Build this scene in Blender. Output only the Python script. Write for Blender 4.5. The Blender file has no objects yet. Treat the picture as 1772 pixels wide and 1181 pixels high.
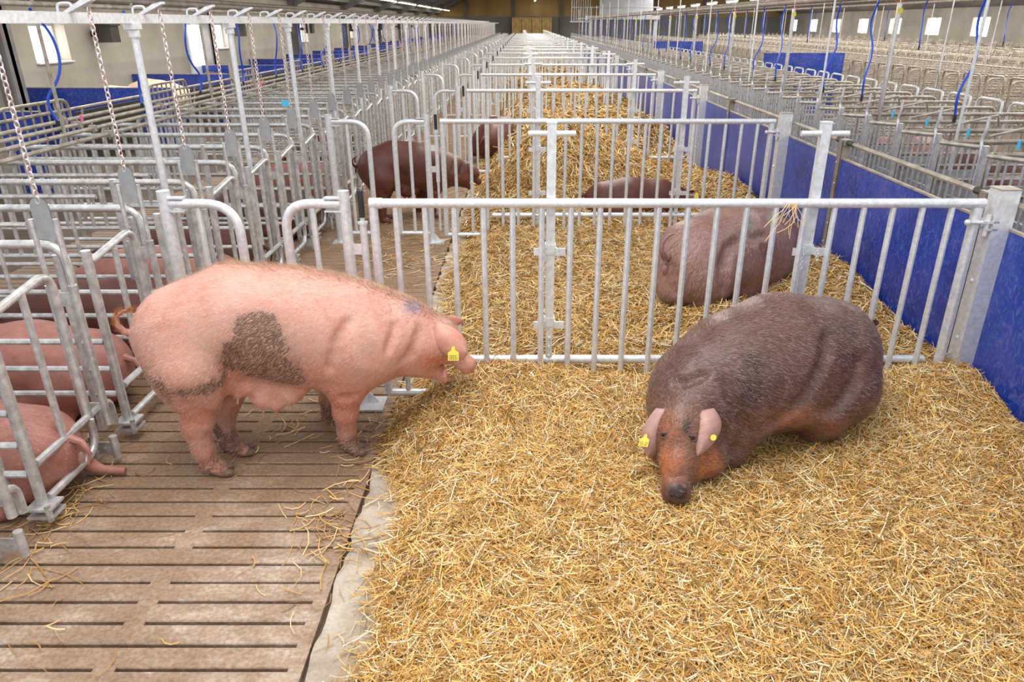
import bpy, math, random
import numpy as np
from mathutils import Vector, Matrix
random.seed(7); rng = np.random.default_rng(7)
C = bpy.context.scene.collection
scene = bpy.context.scene

# ------------------------------------------------------------------ camera, light, exposure
TH = math.radians(23.75); CT, ST = math.cos(TH), math.sin(TH)
F, CX, CY, HC = 1250.0, 908.0, 590.5, 2.0
cam = bpy.data.cameras.new('camera'); camo = bpy.data.objects.new('camera', cam); C.objects.link(camo)
camo.location = (0, 0, HC); camo.rotation_euler = (math.pi/2-TH, 0, 0)
cam.sensor_width = 36; cam.lens = F*36/1772; cam.shift_x = -(CX-886)/1772; cam.clip_end = 300
scene.camera = camo
w = bpy.data.worlds.new('world'); scene.world = w; w.use_nodes = True
w.node_tree.nodes['Background'].inputs[0].default_value = (0.93, 0.965, 1, 1)
w.node_tree.nodes['Background'].inputs[1].default_value = 0.80
def area(name, loc, rot, sx, sy, power, col=(1, .97, .93)):
    l = bpy.data.lights.new(name, 'AREA'); l.shape = 'RECTANGLE'; l.size = sx; l.size_y = sy; l.energy = power; l.color = col
    o = bpy.data.objects.new(name, l); C.objects.link(o); o.location = loc; o.rotation_euler = rot
    return o
area('lamp_glow_near', (-0.6, 2.4, 4.6), (math.radians(-8), math.radians(-6), 0), 2.2, 4.5, 135)
for i, y in enumerate((14, 26, 38, 50, 62)):
    area('lamp_glow_aisle', (0.9, y, 3.82), (0, 0, 0), 0.8, 11, 300, (1, .96, .88))
    area('lamp_glow_side', (-6.6, y, 2.95), (0, math.radians(-20), 0), 0.5, 11, 170, (1, .97, .92))
    area('lamp_and_fill_right', (9, y, 4.5), (0, 0, 0), 1.0, 11, 420, (1, .96, .9))
    area('lamp_and_fill_right', (17, y, 4.5), (0, 0, 0), 1.0, 11, 600, (1, .96, .9))  # fill light added to brighten the right wall; no fixtures hang in this row
vs = scene.view_settings
vs.view_transform = 'Standard'; vs.look = 'None'; vs.gamma = 1; vs.use_curve_mapping = False
vs.exposure = 0.55
scene.cycles.max_bounces = 6; scene.cycles.diffuse_bounces = 3; scene.cycles.glossy_bounces = 3
scene.cycles.use_denoising = True

# pixel (of the 1772x1181 photograph) at distance Y -> world point, used only to read positions off the photograph
def W(px, py, Y):
    t = (py-CY)/F; a = math.atan(t)+TH; d = math.tan(a)*Y; zc = Y*CT+d*ST
    return np.array([(px-CX)/F*zc, Y, HC-d])

# ------------------------------------------------------------------ materials
def mat(name): 
    m = bpy.data.materials.new(name); m.use_nodes = True
    return m, m.node_tree.nodes, m.node_tree.links, m.node_tree.nodes['Principled BSDF']
def noise(N, L, scale, detail=4, rough=.6, vec=None, dist=0, coord='Object', stretch=None):
    n = N.new('ShaderNodeTexNoise'); n.inputs['Scale'].default_value = scale; n.inputs['Detail'].default_value = detail
    n.inputs['Roughness'].default_value = rough; n.inputs['Distortion'].default_value = dist
    if vec is None:
        tc = N.new('ShaderNodeTexCoord'); vec = tc.outputs[coord]
    if stretch:
        mp = N.new('ShaderNodeMapping'); mp.inputs['Scale'].default_value = stretch; L.new(vec, mp.inputs[0]); vec = mp.outputs[0]
    L.new(vec, n.inputs['Vector'])
    return n.outputs['Fac']
def ramp(N, L, fac, stops):
    r = N.new('ShaderNodeValToRGB'); L.new(fac, r.inputs[0]); e = r.color_ramp.elements
    while len(e) < len(stops): e.new(.5)
    for el, (p, c) in zip(e, stops): el.position = p; el.color = (*c, 1) if len(c) == 3 else c
    return r.outputs[0]
def mix(N, L, fac, a, b, mode='MIX'):
    m = N.new('ShaderNodeMix'); m.data_type = 'RGBA'; m.blend_type = mode
    if isinstance(fac, (int, float)): m.inputs['Factor'].default_value = fac
    else: L.new(fac, m.inputs['Factor'])
    for k, v in ((6, a), (7, b)):
        if isinstance(v, tuple): m.inputs[k].default_value = (*v, 1)
        else: L.new(v, m.inputs[k])
    return m.outputs[2]
def bump(N, L, h, bsdf, s=.3, d=.01):
    b = N.new('ShaderNodeBump'); b.inputs['Strength'].default_value = s; b.inputs['Distance'].default_value = d
    L.new(h, b.inputs['Height']); L.new(b.outputs[0], bsdf.inputs['Normal'])
def simple(name, stops, scale=6, rough=.6, metal=0, bs=0, detail=4, bd=.005, coord='Object', stretch=None):
    m, N, L, b = mat(name); f = noise(N, L, scale, detail, coord=coord, stretch=stretch)
    L.new(ramp(N, L, f, stops), b.inputs['Base Color']); b.inputs['Roughness'].default_value = rough; b.inputs['Metallic'].default_value = metal
    if bs: bump(N, L, f, b, bs, bd)
    return m
M = {}
M['galv'] = simple('galvanised_bright', [(.3, (.60, .61, .63)), (.55, (.74, .75, .77)), (.75, (.86, .86, .87))], 38, .36, .35, .15)
M['galv2'] = simple('galvanised_worn', [(.3, (.42, .41, .40)), (.55, (.62, .61, .60)), (.75, (.78, .78, .78))], 24, .36, .5, .2)
M['galv3'] = simple('galvanised_dusty', [(.3, (.27, .23, .18)), (.55, (.44, .39, .33)), (.75, (.60, .56, .50))], 9, .5, .3, .1)
M['steelplate'] = simple('grey_steel_plate', [(.3, (.30, .30, .31)), (.7, (.45, .45, .46))], 12, .5, .3)
M['brownsteel'] = simple('weathered_channel_steel', [(.3, (.20, .16, .13)), (.7, (.36, .31, .27))], 8, .55, .3)
M['stainless'] = simple('stainless_pipe', [(.3, (.55, .52, .50)), (.7, (.72, .69, .66))], 10, .25, .85)
M['black'] = simple('black_rubber', [(.3, (.012, .012, .014)), (.7, (.03, .03, .03))], 10, .5)
M['darkpanel'] = simple('dark_panel', [(.3, (.03, .024, .02)), (.7, (.06, .05, .04))], 4, .6)
M['hose'] = simple('blue_hose', [(.3, (.01, .06, .50)), (.7, (.02, .10, .66))], 4, .3)
M['pink'] = simple('pink_clip', [(.3, (.9, .12, .35)), (.7, (.95, .2, .4))], 4, .4)
M['cyan'] = simple('light_blue_clip', [(.3, (.05, .45, .80)), (.7, (.08, .55, .85))], 4, .4)
M['orange'] = simple('orange_ring', [(.3, (.8, .13, .03)), (.7, (.85, .2, .05))], 4, .4)
M['yellow'] = simple('yellow_tag', [(.3, (.72, .60, .05)), (.7, (.82, .72, .10))], 9, .45)
M['ink'] = simple('tag_ink', [(.3, (.25, .2, .05)), (.7, (.3, .24, .06))], 9, .6)
M['whiteframe'] = simple('white_plastic', [(.3, (.75, .77, .8)), (.7, (.85, .86, .88))], 4, .5)
M['hoof'] = simple('hoof_horn', [(.3, (.09, .055, .04)), (.7, (.22, .13, .09))], 30, .6, 0, .4)
M['eye'] = simple('eye_dark', [(.3, (.01, .006, .004)), (.7, (.02, .012, .01))], 9, .08)
M['tongue'] = simple('tongue_pink', [(.3, (.75, .28, .32)), (.7, (.85, .40, .42))], 20, .35)
M['bale'] = simple('bale_straw', [(.3, (.42, .26, .08)), (.5, (.62, .42, .16)), (.75, (.78, .60, .30))], 3, .8, 0, .5, 8)
M['paint_grey'] = simple('grey_painted_steel', [(.3, (.42, .43, .46)), (.7, (.55, .56, .6))], 2, .5)
M['pinkrub'] = simple('chain_with_pink_dirt', [(.35, (.75, .72, .72)), (.6, (.62, .45, .42))], 20, .45, .35)
# blue recycled plastic board, scuffed
m, N, L, b = mat('blue_board'); M['blue'] = m
f1 = noise(N, L, 2.2, 5, .65); f2 = noise(N, L, 14, 6, .75, stretch=(1, 1.6, .9), dist=2.2)
c = ramp(N, L, f1, [(.32, (.008, .020, .19)), (.52, (.014, .045, .33)), (.72, (.055, .075, .36))])
sc_ = ramp(N, L, f2, [(.50, (0, 0, 0)), (.70, (.45, .45, .45))])
L.new(mix(N, L, sc_, c, (.30, .32, .50)), b.inputs['Base Color']); b.inputs['Roughness'].default_value = .32
# concrete slats, brown stains
m, N, L, b = mat('stained_concrete'); M['slat'] = m
f1 = noise(N, L, 1.7, 6, .65, coord='Object'); 
tc = N.new('ShaderNodeNewGeometry'); pos = tc.outputs['Position']
f1 = noise(N, L, 1.6, 7, .68, vec=pos); f2 = noise(N, L, 9, 6, .7, vec=pos, stretch=(.5, 1.6, 1)); f3 = noise(N, L, 60, 3, .6, vec=pos); f4 = noise(N, L, 5.5, 3, .5, vec=pos, dist=.4)
c = ramp(N, L, f1, [(.34, (.20, .125, .075)), (.5, (.34, .25, .18)), (.66, (.52, .44, .37))])
c = mix(N, L, ramp(N, L, f2, [(.42, (0, 0, 0)), (.62, (.75, .75, .75))]), c, (.26, .165, .10))
c = mix(N, L, ramp(N, L, f2, [(.28, (.8, .8, .8)), (.40, (0, 0, 0))]), c, (.58, .51, .45))
c = mix(N, L, ramp(N, L, f4, [(.24, (.9, .9, .9)), (.29, (0, 0, 0))]), c, (.10, .065, .045))
sx = N.new('ShaderNodeSeparateXYZ'); L.new(pos, sx.inputs[0]); mr = N.new('ShaderNodeMapRange'); mr.inputs[1].default_value = 2.1; mr.inputs[2].default_value = 3.3; mr.inputs[3].default_value = 0; mr.inputs[4].default_value = .62; L.new(sx.outputs[1], mr.inputs[0])
c = mix(N, L, mr.outputs[0], c, (.23, .145, .085))   # trampled dung film towards the stalls
c = mix(N, L, .5, c, ramp(N, L, f3, [(.3, (.24, .18, .14)), (.7, (.8, .74, .68))]), 'OVERLAY')
L.new(c, b.inputs['Base Color']); b.inputs['Roughness'].default_value = .6; bump(N, L, f3, b, .5, .006)
# pale kerb concrete
m, N, L, b = mat('kerb_concrete'); M['kerb'] = m
tc = N.new('ShaderNodeNewGeometry'); pos = tc.outputs['Position']
f1 = noise(N, L, 3, 6, .6, vec=pos); f3 = noise(N, L, 70, 3, .6, vec=pos)
c = ramp(N, L, f1, [(.32, (.27, .21, .15)), (.5, (.44, .37, .29)), (.7, (.58, .51, .43))])
L.new(mix(N, L, .3, c, ramp(N, L, f3, [(.3, (.3, .3, .3)), (.7, (.7, .7, .7))]), 'OVERLAY'), b.inputs['Base Color']); b.inputs['Roughness'].default_value = .7; bump(N, L, f3, b, .3, .004)
M['pit'] = simple('floor_concrete_dirty', [(.3, (.07, .045, .03)), (.7, (.15, .10, .065))], 1.5, .8)
M['slotbed'] = simple('slot_bed', [(.3, (.10, .085, .08)), (.7, (.22, .19, .18))], 8, .8)  # dirt grey, lifted to paint in the light that fills the slots
M['wallc'] = simple('wall_concrete', [(.3, (.36, .33, .28)), (.5, (.46, .42, .36)), (.7, (.54, .50, .44))], .8, .8, 0, .1, 6)
M['wallg'] = simple('end_wall_grey', [(.3, (.26, .25, .24)), (.7, (.36, .35, .33))], .5, .8)
M['ochre'] = simple('ochre_boarding', [(.3, (.42, .27, .09)), (.7, (.60, .42, .18))], .6, .7, 0, 0, 5, .005, 'Object', (1, 1, .2))
M['ceil'] = simple('ceiling_sheet', [(.3, (.20, .19, .185)), (.7, (.30, .29, .28))], .7, .6)
M['column'] = simple('column_steel', [(.3, (.16, .15, .15)), (.7, (.26, .25, .25))], 2, .6)
def emis(name, col, s):
    m, N, L, b = mat(name); b.inputs['Base Color'].default_value = (*col, 1); b.inputs['Emission Color'].default_value = (*col, 1); b.inputs['Emission Strength'].default_value = s
    return m
M['tube'] = emis('fluorescent_tube', (1, .93, .74), 5)
M['day'] = emis('daylight_pane', (1, .98, .95), 3.2)
# straw
def straw_mat(name, stops, base=False):
    m, N, L, b = mat(name)
    if base:
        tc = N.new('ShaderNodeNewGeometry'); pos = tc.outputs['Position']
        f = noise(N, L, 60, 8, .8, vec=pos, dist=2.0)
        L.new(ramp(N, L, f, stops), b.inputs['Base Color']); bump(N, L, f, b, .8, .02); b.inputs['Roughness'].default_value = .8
    else:
        a = N.new('ShaderNodeVertexColor'); a.layer_name = 'Col'
        L.new(a.outputs[0], b.inputs['Base Color']); b.inputs['Roughness'].default_value = .45
        b.inputs['Specular IOR Level'].default_value = .35
    return m
M['straw'] = straw_mat('straw_stems', None)
M['strawbase'] = straw_mat('straw_bed', [(.35, (.12, .05, .01)), (.5, (.34, .17, .04)), (.65, (.60, .35, .11))], True)  # bed colour darkened to paint in the shade between stems
# skin
def skin(name, pale, mid, dark, red, mark=(.20, .18, .30), rough=.5, bs=.35):
    m, N, L, b = mat(name)
    a = N.new('ShaderNodeVertexColor'); a.layer_name = 'Mask'; s = N.new('ShaderNodeSeparateColor'); L.new(a.outputs[0], s.inputs[0])
    tc = N.new('ShaderNodeTexCoord'); ob = tc.outputs['Object']
    f1 = noise(N, L, 7, 6, .7, vec=ob); f2 = noise(N, L, 45, 4, .7, vec=ob, stretch=(.35, 1, 1)); f3 = noise(N, L, 2.2, 4, .6, vec=ob)
    c = ramp(N, L, f1, [(.32, mid), (.62, pale)])
    c = mix(N, L, ramp(N, L, f3, [(.45, (0, 0, 0)), (.7, (.5, .5, .5))]), c, mid)
    c = mix(N, L, s.outputs[1], c, red)
    # dirt: mask sharpened with noise
    ad = N.new('ShaderNodeMath'); ad.operation = 'ADD'; L.new(s.outputs[0], ad.inputs[0]); L.new(f1, ad.inputs[1])
    c = mix(N, L, ramp(N, L, ad.outputs[0], [(.66, (0, 0, 0)), (.92, (.28, .28, .28)), (1.12, (.62, .62, .62)), (1.4, (.9, .9, .9))]), c, dark)
    c = mix(N, L, .35, c, ramp(N, L, f2, [(.3, (.35, .35, .35)), (.7, (.66, .66, .66))]), 'OVERLAY')
    c = mix(N, L, s.outputs[2], c, mark)
    L.new(c, b.inputs['Base Color']); b.inputs['Roughness'].default_value = rough
    b.inputs['Subsurface Weight'].default_value = .0
    b.inputs['Specular IOR Level'].default_value = .4
    bump(N, L, f2, b, bs, .004)
    return m
M['sow_pink'] = skin('skin_pink', (.64, .37, .295), (.53, .225, .16), (.11, .06, .038), (.47, .12, .055))
M['sow_brown'] = skin('skin_grey_brown', (.155, .078, .06), (.075, .034, .027), (.025, .013, .012), (.46, .14, .045), rough=.34)
M['sow_mauve'] = skin('skin_mauve', (.34, .195, .17), (.20, .095, .08), (.06, .032, .026), (.5, .22, .18), (.02, .2, .16), rough=.4)
M['sow_red'] = skin('skin_red_brown', (.12, .034, .022), (.075, .019, .013), (.02, .008, .007), (.25, .09, .06), rough=.5)
M['sow_rose'] = skin('skin_rose', (.44, .20, .16), (.31, .115, .09), (.09, .045, .032), (.45, .13, .10))
M['sow_pale'] = skin('skin_pale', (.85, .68, .52), (.75, .55, .40), (.35, .2, .12), (.7, .4, .3))
M['sow_ear'] = skin('skin_ear', (.48, .30, .27), (.36, .19, .16), (.12, .07, .055), (.5, .22, .18), rough=.45)
def hairm(name):
    m, N, L, b = mat(name); a = N.new('ShaderNodeVertexColor'); a.layer_name = 'Col'
    L.new(a.outputs[0], b.inputs['Base Color']); b.inputs['Roughness'].default_value = .35; return m
M['hair'] = hairm('bristle')

# ------------------------------------------------------------------ mesh helpers
class MB:
    def __init__(s): s.v = []; s.f = []; s.m = []; s.n = 0
    def add(s, v, f, mi=0):
        v = np.asarray(v, float).reshape(-1, 3); s.v.append(v); s.f += [tuple(i+s.n for i in q) for q in f]; s.m += [mi]*len(f); s.n += len(v); return s
    def box(s, a, b, mi=0):
        x0, y0, z0 = a; x1, y1, z1 = b
        return s.add([(x0, y0, z0), (x1, y0, z0), (x1, y1, z0), (x0, y1, z0), (x0, y0, z1), (x1, y0, z1), (x1, y1, z1), (x0, y1, z1)],
              [(0, 3, 2, 1), (4, 5, 6, 7), (0, 1, 5, 4), (1, 2, 6, 5), (2, 3, 7, 6), (3, 0, 4, 7)], mi)
    def bar(s, p, q, wx, wy, mi=0, up=(0, 0, 1)):   # rectangular bar from p to q
        p, q = Vector(p), Vector(q); d = (q-p).normalized(); u = Vector(up)
        if abs(d.dot(u)) > .95: u = Vector((1, 0, 0))
        a = d.cross(u).normalized(); b_ = a.cross(d).normalized(); vv = []
        for e in (p, q):
            for sa, sb in ((-1, -1), (1, -1), (1, 1), (-1, 1)): vv.append(e+a*sa*wx/2+b_*sb*wy/2)
        return s.add([tuple(x) for x in vv], [(0, 1, 2, 3)[::-1], (4, 5, 6, 7), (0, 1, 5, 4), (1, 2, 6, 5), (2, 3, 7, 6), (3, 0, 4, 7)][0:6], mi)
    def tube(s, pts, r, n=8, mi=0, closed=False):
        P = [Vector(p) for p in pts]; k = len(P); R = r if isinstance(r, (list, tuple)) else [r]*k
        T = []
        for i in range(k):
            if closed: t = P[(i+1) % k]-P[i-1]
            else: t = P[min(i+1, k-1)]-P[max(i-1, 0)]
            T.append(t.normalized())
        u = Vector((0, 0, 1)) if abs(T[0].z) < .9 else Vector((1, 0, 0))
        a = T[0].cross(u).normalized(); vv = []
        for i in range(k):
            a = (a-T[i]*a.dot(T[i])).normalized(); b_ = T[i].cross(a)
            for j in range(n):
                th = 2*math.pi*j/n; vv.append(P[i]+(a*math.cos(th)+b_*math.sin(th))*R[i])
        ff = []
        for i in range(k if closed else k-1):
            i2 = (i+1) % k
            for j in range(n): ff.append((i*n+j, i*n+(j+1) % n, i2*n+(j+1) % n, i2*n+j))
        if not closed: ff.append(tuple(range(n))[::-1]); ff.append(tuple(range((k-1)*n, k*n)))
        return s.add([tuple(x) for x in vv], ff, mi)
    def ball(s, c, r, n=10, mi=0, sc=(1, 1, 1)):
        vv = [(c[0], c[1], c[2]-r*sc[2])]; m_ = n//2
        for i in range(1, m_):
            ph = math.pi*i/m_-math.pi/2
            for j in range(n): th = 2*math.pi*j/n; vv.append((c[0]+r*sc[0]*math.cos(ph)*math.cos(th), c[1]+r*sc[1]*math.cos(ph)*math.sin(th), c[2]+r*sc[2]*math.sin(ph)))
        vv.append((c[0], c[1], c[2]+r*sc[2])); ff = []
        for j in range(n):
            ff.append((0, 1+(j+1) % n, 1+j)); e = len(vv)-1; b0 = 1+(m_-2)*n; ff.append((e, b0+j, b0+(j+1) % n))
            for i in range(m_-2): a = 1+i*n; ff.append((a+j, a+(j+1) % n, a+n+(j+1) % n, a+n+j))
        return s.add(vv, ff, mi)
    def mesh(s, name, mats, smooth=True):
        me = bpy.data.meshes.new(name); V = np.concatenate(s.v) if s.v else np.zeros((0, 3))
        me.from_pydata(V.tolist(), [], s.f)
        for m_ in (mats if isinstance(mats, (list, tuple)) else [mats]): me.materials.append(m_)
        if any(s.m): me.polygons.foreach_set('material_index', s.m)
        if smooth:
            me.polygons.foreach_set('use_smooth', [len(q) <= 4 for q in s.f])
            me.set_sharp_from_angle(angle=math.radians(40))
        me.update(); return me
def arc(pts, rad, n=5):   # rounded polyline
    P = [Vector(p) for p in pts]; out = [P[0]]
    for i in range(1, len(P)-1):
        a = (P[i-1]-P[i]); b = (P[i+1]-P[i]); r = min(rad, a.length*.49, b.length*.49); a.normalize(); b.normalize()
        p0 = P[i]+a*r; p2 = P[i]+b*r
        for k in range(n+1):
            t = k/n; out.append(p0*(1-t)**2+P[i]*2*t*(1-t)+p2*t*t)
    out.append(P[-1]); return out
def link(name, data, parent=None):
    o = bpy.data.objects.new(name, data); C.objects.link(o)
    if parent is not None: o.parent = parent
    return o
def tag(o, label=None, cat=None, group=None, kind=None):
    if label: o['label'] = label
    if cat: o['category'] = cat
    if group: o['group'] = group
    if kind: o['kind'] = kind
    return o
def thing(name, label, cat, loc=(0, 0, 0), group=None, rz=0):
    o = link(name, None); o.location = loc; o.rotation_euler = (0, 0, rz); o.empty_display_size = .1
    return tag(o, label, cat, group)
def place(tmpl, name, label, cat, loc, group=None, rz=0, flip=False):   # tmpl: list of (part name, mesh, [sub parts])
    t = thing(name, label, cat, loc, group, rz)
    for p in tmpl:
        o = link(p[0], p[1], t)
        for q in (p[2] if len(p) > 2 else []): link(q[0], q[1], o)
    return t
def one(name, me, label, cat, loc=(0, 0, 0), group=None, rz=0, kind=None):
    o = link(name, me); o.location = loc; o.rotation_euler = (0, 0, rz); return tag(o, label, cat, group, kind)
def struct(name, me): o = link(name, me); o['kind'] = 'structure'; return o
def joined(tmpl, name, mats):   # one mesh from a template of parts
    vs_, fs, ms, n = [], [], [], 0
    lst = []
    for p in tmpl: lst.append(p[1]); lst += [q[1] for q in (p[2] if len(p) > 2 else [])]
    for me in lst:
        a = np.empty(len(me.vertices)*3); me.vertices.foreach_get('co', a); vs_ += a.reshape(-1, 3).tolist()
        mi = [mats.index(x) for x in me.materials]
        for q in me.polygons: fs.append(tuple(i+n for i in q.vertices)); ms.append(mi[q.material_index])
        n += len(me.vertices)
    m = bpy.data.meshes.new(name); m.from_pydata(vs_, [], fs)
    for x in mats: m.materials.append(x)
    m.polygons.foreach_set('material_index', ms); m.polygons.foreach_set('use_smooth', [len(q) <= 4 for q in fs]); m.set_sharp_from_angle(angle=math.radians(40)); return m
def T(*a, m='galv', n=8): return MB().tube(*a, n=n).mesh('tube', M[m])
def nth(n): return f"{n}{'th' if 10 < n % 100 < 14 else {1:'st',2:'nd',3:'rd'}.get(n % 10,'th')}"

Y1, D = 3.646, 3.35            # first pen gate and pen pitch
HG = 1.162
XW = 2.47                      # blue wall

# ------------------------------------------------------------------ building shell
YE = 76.0
b = MB(); b.box((-9, -1, -.32), (25.2, YE, -.14)); struct('floor', b.mesh('floor', M['pit'], False))
# left wall with real openings for windows
wy = [13.4+8.05*i for i in range(8)]
lw = struct('wall_left', MB().box((-8.75, 4, -.14), (-8.45, YE, 1.36)).box((-8.75, 4, 2.0), (-8.45, YE, 2.75)).mesh('wall', M['wallc'], False))
edges = [4]+sum([[y, y+1.05] for y in wy], [])+[YE]
for i in range(0, len(edges), 2):
    p = link('wall_panel', MB().box((-8.75, edges[i], 1.36), (-8.45, edges[i+1], 2.0)).mesh('wall_panel', M['wallc'], False), lw)
for i, y in enumerate(wy):
    o = struct(f'window_{i+1}', MB().box((-8.74, y, 1.38), (-8.71, y+1.05, 1.98)).mesh('pane', M['day'], False))
    f = MB()
    for a, c_ in (((-8.71, y, 1.36), (-8.66, y+.05, 2)), ((-8.71, y+1.0, 1.36), (-8.66, y+1.05, 2)), ((-8.71, y+.05, 1.36), (-8.66, y+1.0, 1.41)), ((-8.71, y+.05, 1.95), (-8.66, y+1.0, 2))): f.box(a, c_)
    link('window_frame', f.mesh('window_frame', M['whiteframe'], False), o)
    link('window_sill', MB().box((-8.66, y-.02, 1.345), (-8.40, y+1.07, 1.37)).mesh('sill', M['whiteframe'], False), o)
d = struct('door_1', MB().box((-8.45, 19.5, .0), (-8.40, 20.4, 2.05)).mesh('door', M['whiteframe'], False))
link('door_pane', MB().box((-8.41, 19.62, 1.0), (-8.385, 20.28, 1.95)).mesh('pane', M['day'], False), d)
for i in range(9):
    y = 12.3+8.05*i
    struct(f'trim_{i+1}', MB().box((-8.46, y, -.14), (-8.15, y+.09, 2.72)).box((-8.2, y-.09, -.14), (-8.15, y+.18, 2.72)).mesh('column', M['column'], False))
# end wall
struct('wall_end', MB().box((-8.7, YE, -.2), (25, YE+.3, 2.6), 0).box((-8.7, YE+.02, 2.6), (25, YE+.3, 10.5), 1).mesh('endwall', [M['wallg'], M['ochre']], False))
for k in range(-1, 5):
    struct(f'trim_{20+k}', MB().box((-1.05+4.55*k-.12, YE-.25, 0), (-1.05+4.55*k+.12, YE-.01, 9)).mesh('column', M['column'], False))
rw = struct('wall_right', MB().box((24.5, 4, -.14), (24.8, YE, 1.36)).box((24.5, 4, 2.3), (24.8, YE, 3.2)).mesh('wall', M['wallc'], False))
wr = [22+4.9*i for i in range(11)]
edges = [4]+sum([[y, y+1.6] for y in wr], [])+[YE]
for i in range(0, len(edges), 2):
    link('wall_panel', MB().box((24.5, edges[i], 1.36), (24.8, edges[i+1], 2.3)).mesh('wall_panel', M['wallc'], False), rw)
for i, y in enumerate(wr):
    o = struct(f'window_{i+20}', MB().box((24.7, y, 1.36), (24.74, y+1.6, 2.3)).mesh('pane', M['day'], False))
    link('window_mullion', MB().box((24.64, y+.77, 1.36), (24.7, y+.83, 2.3)).mesh('mullion', M['whiteframe'], False), o)
# roof: corrugated sheets on purlins, from beyond the first bays
def roofh(x): return 2.72+.44*(x+8.7) if x < 8 else 2.72+.44*16.7-.44*(x-8)
cl = MB(); xs = np.arange(-9.0, 8.01, .85)
for x0, x1 in zip(xs[:-1], xs[1:]):
    cl.box((x0, 9, roofh(x0)), (x1, YE+.3, roofh(x0)+.03)); v = cl.v[-1]; v[:, 2] += (v[:, 0]-x0)*.44
ce = struct('ceiling', cl.mesh('ceiling', M['ceil'], False))
cl = MB(); v = cl.box((8, 9, 0), (25, YE+.3, .03)).v[-1]; v[:, 2] += 10.07-.44*(v[:, 0]-8); o = link('roof_slope', cl.mesh('roof_slope', M['ceil'], False), ce)
pur = MB().box((-.04, 9, -.16), (.04, YE, 0)).mesh('purlin', M['column'], False)
for x in np.arange(-8.0, 8, 1.3):
    o = link('purlin', pur, ce); o.location = (x, 0, roofh(x)-.01)
raf = MB(); raf.bar((-8.6, 0, 2.55), (8, 0, 9.9), .16, .28)
raf = raf.mesh('rafter', M['column'], False)
for i in range(9):
    o = link('rafter', raf, ce); o.location = (0, 12.35+8.05*i, 0)

# fluorescent lamps
lampm = [('housing', MB().box((-.09, 0, .03), (.09, 1.5, .09)).mesh('housing', M['whiteframe'], False)), ('tube', MB().tube([(-.04, .02, 0), (-.04, 1.48, 0)], .022).tube([(.04, .02, 0), (.04, 1.48, 0)], .022).mesh('tube', M['tube']))]
for nm, x, z, y0, st, n in (('over the pen aisle', .95, 3.9, 8, 1.65, 41), ('under the left roof slope', -7.2, 3.1, 8, 1.65, 41), ('over the right rows', 9, 2.85, 8, 3.7, 17)):
    for i in range(n):
        place(lampm, 'ceiling_lamp', f'white strip lamp {nm}, {nth(i+1)} from the camera end', 'lamp', (x, y0+st*i, z), f'strip lamps {nm}')
# bale stack at the end wall
for i in range(4):
    for j in range(3):
        x = -.75+.95*i; one('straw_bale', MB().box((-.45, -.5, 0), (.45, .5, .86)).mesh('bale', M['bale'], False), f'straw bale by the end wall, {nth(i+1)} from left, {["bottom","middle","top"][j]} layer', 'straw bale', (x, YE-1.4, -.1+.87*j), 'bales by the end wall')
# far platform
t = thing('service_platform', 'grey raised steel service platform far back on the right', 'platform', (4.2, 50, 0))
def P(nm, mb, m='paint_grey', par=None, sm=True): return link(nm, mb.mesh(nm, M[m], sm), par)
P('deck', MB().box((-.3, -1.2, 2.22), (4.1, 1.2, 2.44)), par=t, sm=False)
for x in (-.1, 3.9):
    P('leg', MB().box((x-.1, -1.1, -.14), (x+.1, -.9, 2.22)), par=t, sm=False)
P('cabinet', MB().box((.6, -.4, 2.44), (3.8, 1, 4.4)), 'paint_grey', t, False)
for z in (2.9, 3.4): P('guard_rail', MB().tube([(-1.3, -1.15, z), (4.1, -1.15, z)], .03), par=t)
for i in range(9): P('baluster', MB().tube([(-1.3+.14*i, -1.15, 2.1), (-1.3+.14*i, -1.15, 3.4)], .02), par=t)
P('bottom_frame', MB().bar((-1.4, -1.15, 2.1), (-.2, -1.15, 2.1), .06, .08), par=t)

# ------------------------------------------------------------------ slatted floor
sf = struct('floor_slats', MB().box((-4.5, -.8, -.139), (-.60, YE, -.045)).mesh('pit', M['slotbed'], False))
PS, SW = .104, .0145
def slat_mesh(kind, length=3.75):
    b_ = MB(); x0, x1 = -4.5, -.75; yw = PS-SW; bv = .004
    xs_ = [x0, x1]
    b_.add([(x0, 0, -.09), (x1, 0, -.09), (x1, yw, -.09), (x0, yw, -.09), (x0, 0, -bv), (x1, 0, -bv), (x1, yw, -bv), (x0, yw, -bv), (x0, bv, 0), (x1, bv, 0), (x1, yw-bv, 0), (x0, yw-bv, 0)],
           [(0, 1, 5, 4), (2, 3, 7, 6), (1, 2, 6, 5), (4, 5, 9, 8), (6, 7, 11, 10), (8, 9, 10, 11), (5, 6, 10, 9)])
    br = [(-.80, -.75), (-2.2, -2.12), (-3.5, -3.42)]
    if kind: br += [(-1.46, -1.385), (-2.9, -2.82)]
    for a, c_ in br: b_.box((a, yw-bv, -.09), (c_, PS+bv, -.0005))
    return b_.mesh('slat', M['slat'], False)
sm0, sm1 = slat_mesh(0), slat_mesh(1)
y0 = .72; k = 0; far = MB()
while y0+PS*k < YE-1:
    y = y0+PS*k+.035
    if y < 12:
        o = link('slat', sm0 if k % 4 == 2 else sm1, sf); o.location = (0, y, random.uniform(-.0012, .0012))
    else:
        far.box((-4.5, y, -.09), (-.75, y+PS-SW, 0))
    k += 1
o = link('far_slats', far.mesh('slats', M['slat'], False), sf); o['kind'] = 'stuff'
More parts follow.
